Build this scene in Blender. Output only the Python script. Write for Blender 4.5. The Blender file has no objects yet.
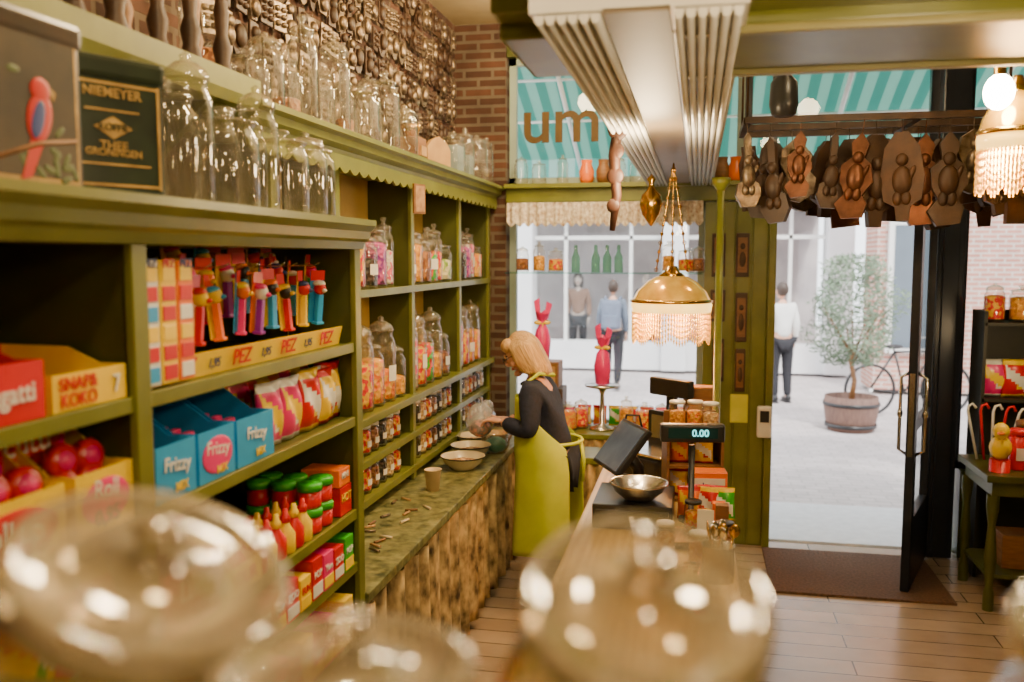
import bpy,bmesh,math,random
from mathutils import Vector,Matrix,Euler
random.seed(11)
S=bpy.context.scene; COL=S.collection
rad=math.radians; pi=math.pi; sin=math.sin; cos=math.cos
# ------------------------------------------------------------ camera, light
cd=bpy.data.cameras.new('camera'); cam=bpy.data.objects.new('camera',cd); COL.objects.link(cam)
cd.lens=31.64; cd.sensor_width=36; cam.location=(0,0,2.03); cam.rotation_euler=(rad(90-5.27),0,rad(11.63)); S.camera=cam
cd.dof.use_dof=True; cd.dof.focus_distance=4.0; cd.dof.aperture_fstop=1.9; cd.clip_start=.02
W=bpy.data.worlds.new('sky'); S.world=W; W.use_nodes=True; bg=W.node_tree.nodes['Background']; bg.inputs[0].default_value=(.93,.96,1,1); bg.inputs[1].default_value=4.2
def light(t,loc,e,c,size=.1,rot=(0,0,0),name='unseen_light'):
    l=bpy.data.lights.new(name,t); l.energy=e; l.color=c
    if t=='SUN': l.angle=rad(6)
    else: l.shadow_soft_size=size
    o=bpy.data.objects.new(name,l); COL.objects.link(o); o.location=loc; o.rotation_euler=rot; return o
light('SUN',(0,0,10),5.0,(1,.96,.9),rot=(rad(38),0,rad(20)))
WC=(1,.73,.40)
for x,y,z,e in [(-.45,1.2,3.3,58),(-.5,2.9,3.4,100),(-.6,4.6,3.4,100),(-.9,5.6,3.3,40),(.9,4.9,3.3,26),(.7,3.4,3.2,24),(.3,-.5,2.9,34),(.6,1.3,2.4,38),(-.2,3.6,2.35,26)]:  # unseen ceiling spots; low and near-camera points are added fill without fixtures
    light('POINT',(x,y,z),e,WC,.09)
# ------------------------------------------------------------ materials
MC={}
def mat(name,c,c2=None,sc=8,r=.5,m=0,bump=0,emit=0,tex='noise',stretch=None,sss=0):
    if name in MC: return MC[name]
    k=bpy.data.materials.new(name); k.use_nodes=True; nt=k.node_tree; n=nt.nodes; L=nt.links
    p=n['Principled BSDF']; p.inputs['Roughness'].default_value=r; p.inputs['Metallic'].default_value=m
    if sss: p.inputs['Subsurface Weight'].default_value=sss; p.inputs['Subsurface Radius'].default_value=(.02,.008,.004)
    if c2 is None: c2=tuple(x*.8 for x in c)
    tc=n.new('ShaderNodeTexCoord'); mp=n.new('ShaderNodeMapping'); L.new(tc.outputs['Object'],mp.inputs[0])
    if stretch: mp.inputs['Scale'].default_value=stretch
    if tex=='noise':
        t=n.new('ShaderNodeTexNoise'); t.inputs['Scale'].default_value=sc; t.inputs['Detail'].default_value=5; o=t.outputs['Fac']
    elif tex=='vor':
        t=n.new('ShaderNodeTexVoronoi'); t.inputs['Scale'].default_value=sc
        s=n.new('ShaderNodeSeparateColor'); L.new(t.outputs['Color'],s.inputs[0]); o=s.outputs[0]
    elif tex=='wave':
        t=n.new('ShaderNodeTexWave'); t.inputs['Scale'].default_value=sc; t.inputs['Distortion'].default_value=6; t.inputs['Detail'].default_value=3; t.inputs['Detail Scale'].default_value=1.5; o=t.outputs['Fac']
    L.new(mp.outputs[0],t.inputs['Vector'])
    rp=n.new('ShaderNodeValToRGB'); L.new(o,rp.inputs[0])
    a,b=(.3,.7) if tex=='noise' else (0.,1.)
    rp.color_ramp.elements[0].position=a; rp.color_ramp.elements[1].position=b
    rp.color_ramp.elements[0].color=(*c2,1); rp.color_ramp.elements[1].color=(*c,1)
    if tex=='vor': rp.color_ramp.interpolation='CONSTANT'; rp.color_ramp.elements[1].position=.5
    L.new(rp.outputs[0],p.inputs['Base Color'])
    if emit: L.new(rp.outputs[0],p.inputs['Emission Color']); p.inputs['Emission Strength'].default_value=emit
    if bump:
        bn=n.new('ShaderNodeBump'); bn.inputs['Strength'].default_value=bump; bn.inputs['Distance'].default_value=.01
        L.new(t.outputs['Distance'] if tex=='vor' else o,bn.inputs['Height']); L.new(bn.outputs[0],p.inputs['Normal'])
    MC[name]=k; return k
def brick(name,c1,c2,mortar,w,h,ms=.012,r=.8,axis='xz',bump=.4,dirt=.6):
    k=bpy.data.materials.new(name); k.use_nodes=True; nt=k.node_tree; n=nt.nodes; L=nt.links; p=n['Principled BSDF']; p.inputs['Roughness'].default_value=r
    tc=n.new('ShaderNodeTexCoord'); se=n.new('ShaderNodeSeparateXYZ'); co=n.new('ShaderNodeCombineXYZ'); L.new(tc.outputs['Object'],se.inputs[0])
    for i,a in enumerate(axis): L.new(se.outputs['xyz'.index(a)],co.inputs[i])
    t=n.new('ShaderNodeTexBrick'); L.new(co.outputs[0],t.inputs['Vector']); t.inputs['Scale'].default_value=1
    t.inputs['Color1'].default_value=(*c1,1); t.inputs['Color2'].default_value=(*c2,1); t.inputs['Mortar'].default_value=(*mortar,1)
    t.inputs['Brick Width'].default_value=w; t.inputs['Row Height'].default_value=h; t.inputs['Mortar Size'].default_value=ms
    no=n.new('ShaderNodeTexNoise'); no.inputs['Scale'].default_value=5; no.inputs['Detail'].default_value=6; L.new(tc.outputs['Object'],no.inputs['Vector'])
    mx=n.new('ShaderNodeMix'); mx.data_type='RGBA'; mx.blend_type='MULTIPLY'; mx.inputs[0].default_value=dirt
    L.new(t.outputs['Color'],mx.inputs[6]); L.new(no.outputs['Fac'],mx.inputs[7])
    L.new(mx.outputs[2],p.inputs['Base Color'])
    bn=n.new('ShaderNodeBump'); bn.inputs['Strength'].default_value=bump; bn.inputs['Distance'].default_value=.01; bn.invert=True
    L.new(t.outputs['Fac'],bn.inputs['Height']); L.new(bn.outputs[0],p.inputs['Normal'])
    return k
def stripes(name,c1,c2,freq,axis=0,transl=.6):
    k=bpy.data.materials.new(name); k.use_nodes=True; nt=k.node_tree; n=nt.nodes; L=nt.links; p=n['Principled BSDF']; p.inputs['Roughness'].default_value=.8
    tc=n.new('ShaderNodeTexCoord'); se=n.new('ShaderNodeSeparateXYZ'); L.new(tc.outputs['Object'],se.inputs[0])
    m1=n.new('ShaderNodeMath'); m1.operation='MULTIPLY'; m1.inputs[1].default_value=freq; L.new(se.outputs[axis],m1.inputs[0])
    m2=n.new('ShaderNodeMath'); m2.operation='FRACT'; L.new(m1.outputs[0],m2.inputs[0])
    m3=n.new('ShaderNodeMath'); m3.operation='GREATER_THAN'; m3.inputs[1].default_value=.5; L.new(m2.outputs[0],m3.inputs[0])
    mx=n.new('ShaderNodeMix'); mx.data_type='RGBA'; L.new(m3.outputs[0],mx.inputs[0]); mx.inputs[6].default_value=(*c1,1); mx.inputs[7].default_value=(*c2,1)
    L.new(mx.outputs[2],p.inputs['Base Color'])
    tr=n.new('ShaderNodeBsdfTranslucent'); L.new(mx.outputs[2],tr.inputs[0]); ms=n.new('ShaderNodeMixShader'); ms.inputs[0].default_value=transl
    L.new(p.outputs[0],ms.inputs[1]); L.new(tr.outputs[0],ms.inputs[2]); L.new(ms.outputs[0],n['Material Output'].inputs[0])
    return k
def thin(name,tint,refl=.7,rough=.04,edge=(.5,.45,.35),diff=0,dc=(1,1,1),base=.05,pw=2.5):
    k=bpy.data.materials.new(name); k.use_nodes=True; nt=k.node_tree; n=nt.nodes; L=nt.links; n.remove(n['Principled BSDF'])
    lw=n.new('ShaderNodeLayerWeight'); lw.inputs['Blend'].default_value=.5
    pp=n.new('ShaderNodeMath'); pp.operation='POWER'; pp.inputs[1].default_value=pw; L.new(lw.outputs['Facing'],pp.inputs[0])
    ma=n.new('ShaderNodeMath'); ma.operation='MULTIPLY_ADD'; ma.inputs[1].default_value=refl; ma.inputs[2].default_value=base; L.new(pp.outputs[0],ma.inputs[0])
    mc=n.new('ShaderNodeMix'); mc.data_type='RGBA'; L.new(pp.outputs[0],mc.inputs[0]); mc.inputs[6].default_value=(*tint,1); mc.inputs[7].default_value=(*edge,1)
    tr=n.new('ShaderNodeBsdfTransparent'); L.new(mc.outputs[2],tr.inputs[0]); g=n.new('ShaderNodeBsdfGlossy'); g.inputs['Roughness'].default_value=rough
    ms=n.new('ShaderNodeMixShader'); L.new(ma.outputs[0],ms.inputs[0]); L.new(tr.outputs[0],ms.inputs[1]); L.new(g.outputs[0],ms.inputs[2]); out=ms
    if diff:
        d=n.new('ShaderNodeBsdfDiffuse'); d.inputs[0].default_value=(*dc,1); m2=n.new('ShaderNodeMixShader'); m2.inputs[0].default_value=diff
        L.new(ms.outputs[0],m2.inputs[1]); L.new(d.outputs[0],m2.inputs[2]); out=m2
    L.new(out.outputs[0],n['Material Output'].inputs[0]); return k
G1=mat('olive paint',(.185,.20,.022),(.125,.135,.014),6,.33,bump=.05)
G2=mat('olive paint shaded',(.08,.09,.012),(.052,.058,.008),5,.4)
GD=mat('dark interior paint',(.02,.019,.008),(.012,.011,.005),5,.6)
BACK=mat('ochre backboard',(.56,.40,.11),(.42,.29,.07),3,.6)
WOODT=mat('worn green worktop',(.26,.25,.10),(.035,.045,.012),24,.38,bump=.2)
OAK=mat('light oak',(.62,.43,.15),(.46,.30,.09),3,.3,tex='wave',stretch=(3,.3,1))
WD=mat('dark carved wood',(.075,.036,.016),(.03,.015,.008),14,.5,bump=.5)
WM=mat('brown wood',(.26,.12,.04),(.15,.065,.02),10,.5,stretch=(1,1,5),bump=.2)
WL=mat('tan wood',(.48,.29,.11),(.34,.19,.07),10,.5,bump=.2)
BRASS=mat('aged brass',(.80,.50,.12),(.55,.32,.06),9,.22,1)
STEEL=mat('brushed steel',(.72,.70,.66),(.55,.53,.5),9,.25,1)
TINM=mat('old tinplate',(.34,.26,.18),(.08,.055,.035),30,.40,.8,bump=.5)
BLK=mat('black plastic',(.02,.02,.022),(.012,.012,.013),8,.35)
DBL=mat('dark blue paint',(.018,.024,.04),(.012,.016,.028),6,.3)
WHT=mat('white paint',(.82,.81,.77),(.72,.71,.67),5,.5)
PAPER=mat('white paper',(.80,.78,.70),(.72,.70,.62),9,.7)
CREAM=mat('cream card',(.62,.44,.26),(.52,.36,.2),9,.8)
RED=mat('red print',(.70,.004,.006),(.55,.003,.005),8,.3)
YEL=mat('yellow print',(.95,.66,.0),(.85,.57,.0),8,.3)
ORG=mat('orange print',(.9,.19,.0),(.8,.15,.0),8,.3)
BLU=mat('light blue print',(.03,.38,.82),(.02,.30,.72),8,.35)
NVY=mat('navy print',(.02,.05,.25),(.015,.04,.18),8,.4)
PNK=mat('pink print',(.88,.03,.26),(.76,.02,.19),8,.3)
GRN=mat('bright green print',(.04,.48,.01),(.03,.36,.01),8,.3)
PUR=mat('purple print',(.28,.02,.40),(.22,.015,.32),8,.35)
WPL=mat('white plastic',(.82,.82,.78),(.74,.74,.7),8,.3)
JG=thin('jar glass',(.97,.96,.93),.8,.05,(.70,.64,.50),.025,(.95,.9,.75),base=.06)
PG=thin('window glass',(.97,.98,.98),.3,.01,(.85,.88,.88),base=.02)
AMB=mat('amber lamp glass',(.98,.56,.07),(.75,.34,.02),14,.16,.65,emit=.45)
CRG=mat('glowing cream glass',(1,.66,.16),(1,.54,.09),14,.2,emit=3.2)
BULB=mat('lit bulb',(1,.80,.5),(1,.8,.5),1,.3,emit=90)
BEAD=mat('amber glass beads',(1,.66,.14),(.7,.34,.03),60,.15,emit=.6)
LEATH=mat('dark leather',(.09,.035,.02),(.05,.02,.012),20,.5,bump=.3)
CHALK=mat('fluted white plaster',(.78,.77,.73),(.66,.65,.6),4,.25)
# ------------------------------------------------------------ mesh builder
class B:
    def __init__(s): s.bm=bmesh.new()
    def _m(s,vs,loc,rot,sc=None):
        M=Matrix.Translation(loc)@Euler(rot).to_matrix().to_4x4()
        if sc: M=M@Matrix.Diagonal((*sc,1))
        bmesh.ops.transform(s.bm,matrix=M,verts=vs)
    def box(s,c,d,mi=0,rot=(0,0,0),bev=0):
        r=bmesh.ops.create_cube(s.bm,size=1); vs=r['verts']
        bmesh.ops.scale(s.bm,vec=d,verts=vs)
        fs=set(f for v in vs for f in v.link_faces)
        if bev:
            es=list(set(e for v in vs for e in v.link_edges))
            o=bmesh.ops.bevel(s.bm,geom=es,offset=bev,segments=2,profile=.6,affect='EDGES')
            fs=set(o['faces'])|set(f for f in fs if f.is_valid); vs=list(set(v for f in fs for v in f.verts)|set(o['verts']))
            fs=set(f for v in vs for f in v.link_faces)
        for f in fs: f.material_index=mi
        s._m(vs,c,rot); return s
    def lathe(s,pr,seg=20,mi=0,loc=(0,0,0),rot=(0,0,0),sc=None,smooth=True,lump=0):
        rings=[];nv=[]
        for (r,z) in pr:
            if r<1e-6: v=s.bm.verts.new((0,0,z)); rings.append([v]); nv.append(v)
            else:
                ring=[]
                for i in range(seg):
                    k=1+(random.uniform(-lump,lump) if lump else 0)
                    v=s.bm.verts.new((r*k*cos(2*pi*i/seg),r*k*sin(2*pi*i/seg),z*(1+(random.uniform(-lump,lump)*.5 if lump else 0)))); ring.append(v); nv.append(v)
                rings.append(ring)
        for a,b in zip(rings,rings[1:]):
            for i in range(seg):
                j=(i+1)%seg
                if len(a)==1 and len(b)==1: break
                if len(a)==1: f=(a[0],b[i],b[j])
                elif len(b)==1: f=(a[i],b[0],a[j])
                else: f=(a[i],b[i],b[j],a[j])
                f=s.bm.faces.new(f); f.material_index=mi; f.smooth=smooth
        s._m(nv,loc,rot,sc); return s
    def cyl(s,c,r,h,mi=0,rot=(0,0,0),seg=16,r2=None):
        r2=r if r2 is None else r2
        s.lathe([(0,-h/2),(r,-h/2),(r,-h/2),(r2,h/2),(r2,h/2),(0,h/2)],seg,mi,c,rot,smooth=seg>=9); return s
    def sph(s,c,rr,mi=0,rot=(0,0,0),seg=14,lump=0):
        n=max(6,seg//2+1)
        s.lathe([(sin(pi*i/n) if 0<i<n else 0,-cos(pi*i/n)) for i in range(n+1)],seg,mi,c,rot,rr,True,lump); return s
    def ex(s,pts,vec,mi=0,smooth=False):
        vec=Vector(vec); a=[s.bm.verts.new(p) for p in pts]; b=[s.bm.verts.new(Vector(p)+vec) for p in pts]; n=len(pts)
        fs=[s.bm.faces.new(a),s.bm.faces.new(b[::-1])]+[s.bm.faces.new((a[i],b[i],b[(i+1)%n],a[(i+1)%n])) for i in range(n)]
        for f in fs: f.material_index=mi
        if smooth:
            for f in fs[2:]: f.smooth=True
        return s
    def tube(s,pts,r,mi=0,seg=8,closed=False):
        pts=[Vector(p) for p in pts]; n=len(pts); rs=r if isinstance(r,(list,tuple)) else [r]*n
        rings=[]; up=None
        for i,p in enumerate(pts):
            if closed: t=(pts[(i+1)%n]-pts[i-1])
            else: t=pts[min(i+1,n-1)]-pts[max(i-1,0)]
            t.normalize()
            if up is None: up=Vector((0,0,1)) if abs(t.z)<.9 else Vector((1,0,0))
            x=t.cross(up).normalized(); up=x.cross(t).normalized()
            rings.append([s.bm.verts.new(p+(x*cos(2*pi*k/seg)+up*sin(2*pi*k/seg))*rs[i]) for k in range(seg)])
        pr=list(zip(rings,rings[1:]))+([(rings[-1],rings[0])] if closed else [])
        for a,b in pr:
            for k in range(seg):
                f=s.bm.faces.new((a[k],a[(k+1)%seg],b[(k+1)%seg],b[k])); f.material_index=mi; f.smooth=True
        if not closed:
            for rr in (rings[0][::-1],rings[-1]): f=s.bm.faces.new(rr); f.material_index=mi
        return s
    def grid(s,fn,nu,nv,mi=0,smooth=True):
        g=[[s.bm.verts.new(fn(i/nu,j/nv)) for j in range(nv+1)] for i in range(nu+1)]
        for i in range(nu):
            for j in range(nv):
                f=s.bm.faces.new((g[i][j],g[i+1][j],g[i+1][j+1],g[i][j+1])); f.material_index=mi; f.smooth=smooth
        return s
    def add(s,me,mi=0,M=None):
        nb=len(s.bm.verts); nf=len(s.bm.faces); s.bm.from_mesh(me); s.bm.verts.ensure_lookup_table(); s.bm.faces.ensure_lookup_table()
        if M: bmesh.ops.transform(s.bm,matrix=M,verts=s.bm.verts[nb:])
        for f in s.bm.faces[nf:]:
            if mi is not None: f.material_index=mi
            f.smooth=True
        return s
    def me(s,name,*mats):
        bmesh.ops.recalc_face_normals(s.bm,faces=s.bm.faces)
        m=bpy.data.meshes.new(name); s.bm.to_mesh(m); s.bm.free()
        for k in mats: m.materials.append(k)
        return m
def ob(name,me,loc=(0,0,0),rot=(0,0,0),parent=None,label=None,cat=None,group=None,kind=None,sc=None):
    o=bpy.data.objects.new(name,me); COL.objects.link(o); o.location=loc; o.rotation_euler=rot
    if sc: o.scale=(sc,sc,sc) if isinstance(sc,(int,float)) else sc
    if parent: o.parent=parent
    if label: o['label']=label
    if cat: o['category']=cat
    if group: o['group']=group
    if kind: o['kind']=kind
    return o
def st(name,me,loc=(0,0,0),rot=(0,0,0)): return ob(name,me,loc,rot,kind='structure')
TXC={}
def text(s,size,mt,parent,loc,rot=(pi/2,0,0),name='lettering',ext=.001):
    key=(s,round(size,4),mt.name)
    if key not in TXC:
        cu=bpy.data.curves.new('t','FONT'); cu.body=s; cu.size=size; cu.extrude=ext; cu.align_x='CENTER'; cu.align_y='CENTER'; cu.offset=size*.012
        o=bpy.data.objects.new('t',cu); COL.objects.link(o); bpy.context.view_layer.update()
        me=bpy.data.meshes.new_from_object(o.evaluated_get(bpy.context.evaluated_depsgraph_get())); bpy.data.objects.remove(o); me.materials.clear(); me.materials.append(mt); TXC[key]=me
    return ob(name,TXC[key],loc,rot,parent)
R90=(0,0,pi/2)
def box1(c,d,m,name='x',bev=0): return B().box(c,d,bev=bev).me(name,m)
# ------------------------------------------------------------ STRUCTURE
plank=brick('grey brown floorboards',(.52,.40,.29),(.40,.30,.21),(.09,.07,.05),1.6,.16,.004,.25,'xy',bump=.15,dirt=.45)
brk=brick('old brown brick',(.16,.065,.035),(.09,.04,.025),(.20,.14,.09),.21,.065,.012,.9,'yz',dirt=.85,bump=.8)
brk2=brick('old brown brick end',(.15,.06,.03),(.09,.038,.022),(.20,.15,.10),.21,.065,.012,.9,'xz',dirt=.85,bump=.8)
st('floor',B().box((.4,2.5,-.05),(4.5,8.1,.1)).me('floor',plank))
st('wall_left',B().box((-1.85,2.5,1.85),(.2,8.1,3.7)).me('wl',brk))
st('wall_right',B().box((2.7,2.5,1.85),(.2,8.1,3.7)).me('wr',mat('olive wall',(.14,.14,.04),None,4,.7)))
st('wall_front',B().box((.4,-1.6,1.85),(4.3,.1,3.7)).me('wf',mat('ochre wall',(.30,.20,.08),None,4,.7)))
st('ceiling',B().box((.4,2.5,3.75),(4.5,8.1,.1)).me('c',mat('cream ceiling',(.38,.29,.15),None,4,.8)))
st('wall_back',B().box((-1.56,6.53,1.85),(.38,.16,3.7),0).box((.62,6.53,3.58),(3.97,.16,.24),1).box((-.66,6.53,.4),(1.42,.16,.8),1)
   .box((2.18,6.53,.3),(.84,.16,.6),1).me('wb',brk2,G2))
b=B().box((.265,6.52,1.21),(.43,.14,2.42),0)
for x in (.09,.2,.31,.42): b.box((x,6.445,1.21),(.095,.02,2.40),0,bev=.005)
st('trim_1',b.me('pier',G1))
st('trim_2',B().box((.62,6.5,2.49),(3.97,.18,.13),0,bev=.01).box((.62,6.4,2.54),(3.97,.1,.03),0).me('bar',G1))
st('trim_3',B().box((1.63,6.5,1.73),(.17,.2,3.45),0,bev=.01).box((1.63,6.395,1.2),(.1,.02,2.3),0,bev=.005).me('post',DBL))
st('trim_4',B().box((.5,6.5,1.2),(.05,.2,2.42),0,bev=.005).box((1.02,6.5,2.4),(1.05,.14,.06),0).me('jamb',G1))
def window(name,x0,x1,z0,z1,mull=(),m=WHT,hz=()):
    w=ob(name,None,(x0,6.55,z0),kind='structure'); b=B(); W=x1-x0;H=z1-z0;t=.05
    b.box((W/2,0,t/2),(W,.06,t)).box((W/2,0,H-t/2),(W,.06,t)).box((t/2,0,H/2),(t,.06,H)).box((W-t/2,0,H/2),(t,.06,H))
    for x in mull: b.box((x-x0,0,H/2),(t*.8,.06,H))
    for z in hz: b.box((W/2,0,z-z0),(W,.05,.035))
    ob('window_frame',b.me('f',m),parent=w); ob('pane',box1((W/2,.0,H/2),(W-.08,.006,H-.08),PG),parent=w); return w
TEALF=mat('grey green frame',(.30,.38,.32),None,5,.5)
window('window_1',-1.36,.05,.8,2.43,m=TEALF)
window('window_2',-1.36,.3,2.56,3.46,m=TEALF)
window('window_3',.3,1.545,2.56,3.46,(.5,),m=DBL,hz=(3.32,))
window('window_4',1.715,2.59,.6,2.43,m=DBL)
window('window_5',1.715,2.59,2.56,3.46,m=DBL)
wl=ob('window_lettering',None,(-1.0,6.5,2.98),label='large gold shop name letters on window glass',cat='sign')
GOLD=mat('gold leaf',(.085,.045,.0),(.06,.03,.0),9,.7)
text('um',.46,GOLD,wl,(.02,0,.02),ext=.004)
d1=ob('door_1',None,(1.53,6.40,0.02),(0,0,rad(180+70)),kind='structure')
b=B(); W=.8;H=2.33
b.box((.05,0,H/2),(.1,.05,H),bev=.004).box((W-.05,0,H/2),(.1,.05,H),bev=.004).box((W/2,0,H-.06),(W,.05,.12)).box((W/2,0,.22),(W,.05,.44),bev=.004).box((W/2,0,1.0),(W,.04,.06))
ob('door_frame',b.me('df',DBL),parent=d1)
ob('pane',B().box((W/2,0,.7),(.62,.008,.54)).me('p',PG),parent=d1); ob('pane',B().box((W/2,0,1.62),(.62,.008,1.2)).me('p',PG),parent=d1)
for s in (-1,1): ob('handle',B().tube([(0,s*.02,-.25),(0,s*.07,-.22),(0,s*.07,.22),(0,s*.02,.25)],.011).sph((0,s*.07,0),(.018,.018,.03)).me('h',STEEL),(W-.05,.0,1.08),parent=d1)
ob('lock_plate',B().box((0,0,0),(.004,.03,.5)).me('h',STEEL),(W+.001,.0,1.08),parent=d1)
b=B()
def band(x0,x1):
    n=6; w=(x1-x0)/n
    for i in range(n):
        xc=x0+w*(i+.5)
        b.ex([(xc+w*.46*cos(a),1.95,2.545-w*.9*sin(a)) for a in [pi*k/6 for k in range(7)]],(0,4.44,0),0,True)
band(-.355,-.21); band(-.06,.085)
b.box((-.135,4.17,2.60),(.46,4.44,.10),0); b.box((-.137,4.17,2.548),(.14,4.44,.01),1); b.box((-.135,4.17,3.18),(.12,4.4,1.04),0)
st('trim_5',b.me('soffit',CHALK,mat('grey brown soffit',(.20,.15,.09),None,4,.5)))
b=B()
for (z,y0,y1) in [(2.63,1.95,2.75),(2.58,2.05,2.68),(2.545,2.15,2.62)]: b.box((1.1,(y0+y1)/2,z+.03),(3.15,y1-y0,.055),0,bev=.012)
b.box((1.1,2.35,3.1),(3.15,.6,.84),0)
st('trim_6',b.me('beam',G1)); st('trim_7',B().box((1.25,2.64,2.545),(2.6,.04,.02),0,bev=.006).box((1.25,2.16,2.545),(2.6,.03,.02),0,bev=.006).me('beam2',mat('pale olive moulding',(.34,.31,.11),None,6,.4)))
ob('door_mat',B().box((0,0,.008),(1.05,.85,.016),bev=.004).me('mat',mat('coir brown',(.14,.075,.045),(.07,.04,.025),60,.95,bump=.8)),(1.0,5.95,0),label='brown coir doormat on wooden floor inside shop door',cat='doormat')
# ------------------------------------------------------------ OUTSIDE
pave=brick('street clinkers',(.66,.58,.57),(.58,.51,.50),(.50,.45,.43),.22,.11,.01,.85,'xy',bump=.3,dirt=.4)
st('floor_street',B().box((0,18,-.1),(50,23,.1)).me('street',pave))
st('floor_doorstep',B().box((1.0,7.15,-.045),(1.6,1.05,.09),bev=.01).me('step',mat('bluestone',(.68,.68,.70),(.58,.58,.6),12,.7)))
fac=ob('shop_building',None,(0,16.5,0),label='white painted shopfront across the street with large display windows',cat='building')
b=B(); XS=[-9,-6.2,-3.2,-.4,2.4]
b.box((-3.3,.3,5.2),(11.8,.5,4.2)).box((-3.3,-.05,3.05),(11.8,.35,.18),bev=.03)
for x in XS: b.box((x,.1,1.5),(.45,.6,3.0),bev=.03)
for i in range(4): b.box(((XS[i]+XS[i+1])/2,.15,.25),(2.8,.4,.5))
ob('facade',b.me('fac',mat('white stucco',(.80,.80,.80),(.7,.7,.71),2,.8)),parent=fac)
b=B()
b.box((-3.3,4.5,1.5),(11.8,.1,3.2),0).box((-3.3,2.5,3.1),(11.8,4,.1),0).box((-3.3,2.5,-.01),(11.8,4,.02),1)
ob('interior',b.me('int',mat('shop interior',(.75,.70,.68),(.40,.36,.38),1.2,.8),mat('int floor',(.4,.32,.25),None,3,.5)),parent=fac)
for i in range(4):
    x=(XS[i]+XS[i+1])/2; ob('pane',box1((0,0,0),(2.4,.02,2.4),PG),(x,.2,1.75),parent=fac)
    b=B()
    for dx in (-.6,.6): b.box((dx,.16,1.7),(.06,.08,2.5))
    b.box((0,.16,2.4),(2.4,.08,.07)); ob('window_frame',b.me('wf',WHT),(x,0,0),parent=fac)
bb=ob('brick_building',None,(6.3,14.5,0),label='pinkish red brick house across the street',cat='building')
ob('facade',B().box((0,.5,3.5),(7.3,1,7.0)).me('bf',brick('pink brick',(.66,.30,.22),(.56,.24,.18),(.7,.6,.52),.22,.07,.012,.85,'xz',dirt=.4)),parent=bb)
for x in (-3.0,-1.0,1.5): ob('window_frame',B().box((0,-.05,1.6),(1.0,.1,2.0),0).box((0,-.105,1.6),(.84,.02,1.84),1).me('bw',WHT,mat('dark window',(.12,.15,.18),None,2,.1)),(x,0,0),parent=bb)
AW=stripes('teal striped canvas',(.10,.36,.31),(.30,.52,.45),6.0)
aw=ob('awning',None,(0,6.75,3.72),label='teal and pale striped canvas awning over the shopfront',cat='awning')
ob('canvas',B().ex([(-3,0,0),(-3,0,.012),(5,0,.012),(5,0,0)],(0,1.9,-.75),0).grid(lambda u,v:(-3+8*u,1.9+.01*sin(u*90),-.75-.22*v-(.05*abs(sin(u*pi*32))*v)),256,2).me('aw',AW),parent=aw)
b=B()
for x in (-2.2,-1.1,0,1.1,2.2): b.tube([(x,0,-.1),(x,1.85,-.84)],.02,0,6)
for k in (.5,1.1): b.tube([(-3,k,-.06-k*.395),(5,k,-.06-k*.395)],.012,0,6)
ob('support_rod',b.me('af',WHT),(0,0,-.02),parent=aw)
pt=ob('potted_tree',None,(1.85,11.4,-.05),label='olive tree in a half wooden barrel on the pavement',cat='potted tree')
b=B().lathe([(0,.02),(.26,0),(.30,.15),(.32,.3),(.31,.42),(.29,.42),(.29,.36),(0,.36)],24,0)
for z in (.07,.33): b.lathe([(.286+z*.11,z-.02),(.295+z*.11,z-.02),(.295+z*.11,z+.02),(.286+z*.11,z+.02)],24,1)
ob('barrel',b.me('bar',mat('grey oak barrel',(.20,.11,.08),(.12,.065,.05),9,.7,stretch=(6,6,1)),BLK),parent=pt)
b=B().tube([(0,0,.35),(.03,0,.6),(-.02,.02,.85),(.02,0,1.05)],[.035,.03,.028,.02])
for a in range(7): b.tube([(0,0,.8+a*.03),(.2*cos(a*.9),.2*sin(a*.9),1.2),(.42*cos(a*.9),.42*sin(a*.9),1.5)],[.014,.009,.004],0,5)
ob('trunk',b.me('tr',WM),parent=pt)
b=B()
for i in range(3600):
    a=random.random()*2*pi; z=random.uniform(.8,2.1); lob=1+.22*sin(a*3+z*5)+.12*sin(z*13)
    rr=.50*lob*math.sqrt(max(0.02,1-((z-1.4)/.75)**2))*random.uniform(.2,1)**.5
    p=Vector((rr*cos(a),rr*sin(a),z)); dd=Vector((random.uniform(-1,1),random.uniform(-1,1),random.uniform(-.3,1))).normalized(); sd=dd.orthogonal().normalized()*.012
    b.bm.faces.new([b.bm.verts.new(p),b.bm.verts.new(p+dd*.035+sd),b.bm.verts.new(p+dd*.075),b.bm.verts.new(p+dd*.035-sd)])
ob('foliage',b.me('fo',mat('olive leaves',(.19,.26,.16),(.10,.15,.09),3,.6)),parent=pt)
bi=ob('bicycle',None,(2.75,12.6,-.05),(0,0,rad(15)),label='parked black bicycle against a brick house',cat='bicycle')
for i,x in enumerate((-.52,.52)):
    b=B().tube([(.33*cos(a),0,.33*sin(a)) for a in [2*pi*k/28 for k in range(28)]],.02,0,6,True)
    for k in range(14): b.tube([(0,0,0),(.32*cos(k*2*pi/14),0,.32*sin(k*2*pi/14))],.002,1,3)
    b.cyl((0,0,0),.025,.08,1,(pi/2,0,0)); ob('wheel',b.me('wh',BLK,STEEL),(x,0,.35),parent=bi)
b=B(); bk=(-.52,0,.35);ft=(.52,0,.35);cr=(-.05,0,.32);se=(-.2,0,.85);hd=(.36,0,.85)
for p,q_ in ((bk,cr),(bk,se),(cr,se),(cr,hd),(se,hd),(hd,ft)): b.tube([p,q_],.015)
ob('frame',b.me('fr',BLK),parent=bi); ob('saddle',B().sph((-.22,0,.92),(.13,.08,.03)).tube([se,(-.22,0,.9)],.012).me('sa',BLK),parent=bi)
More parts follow.
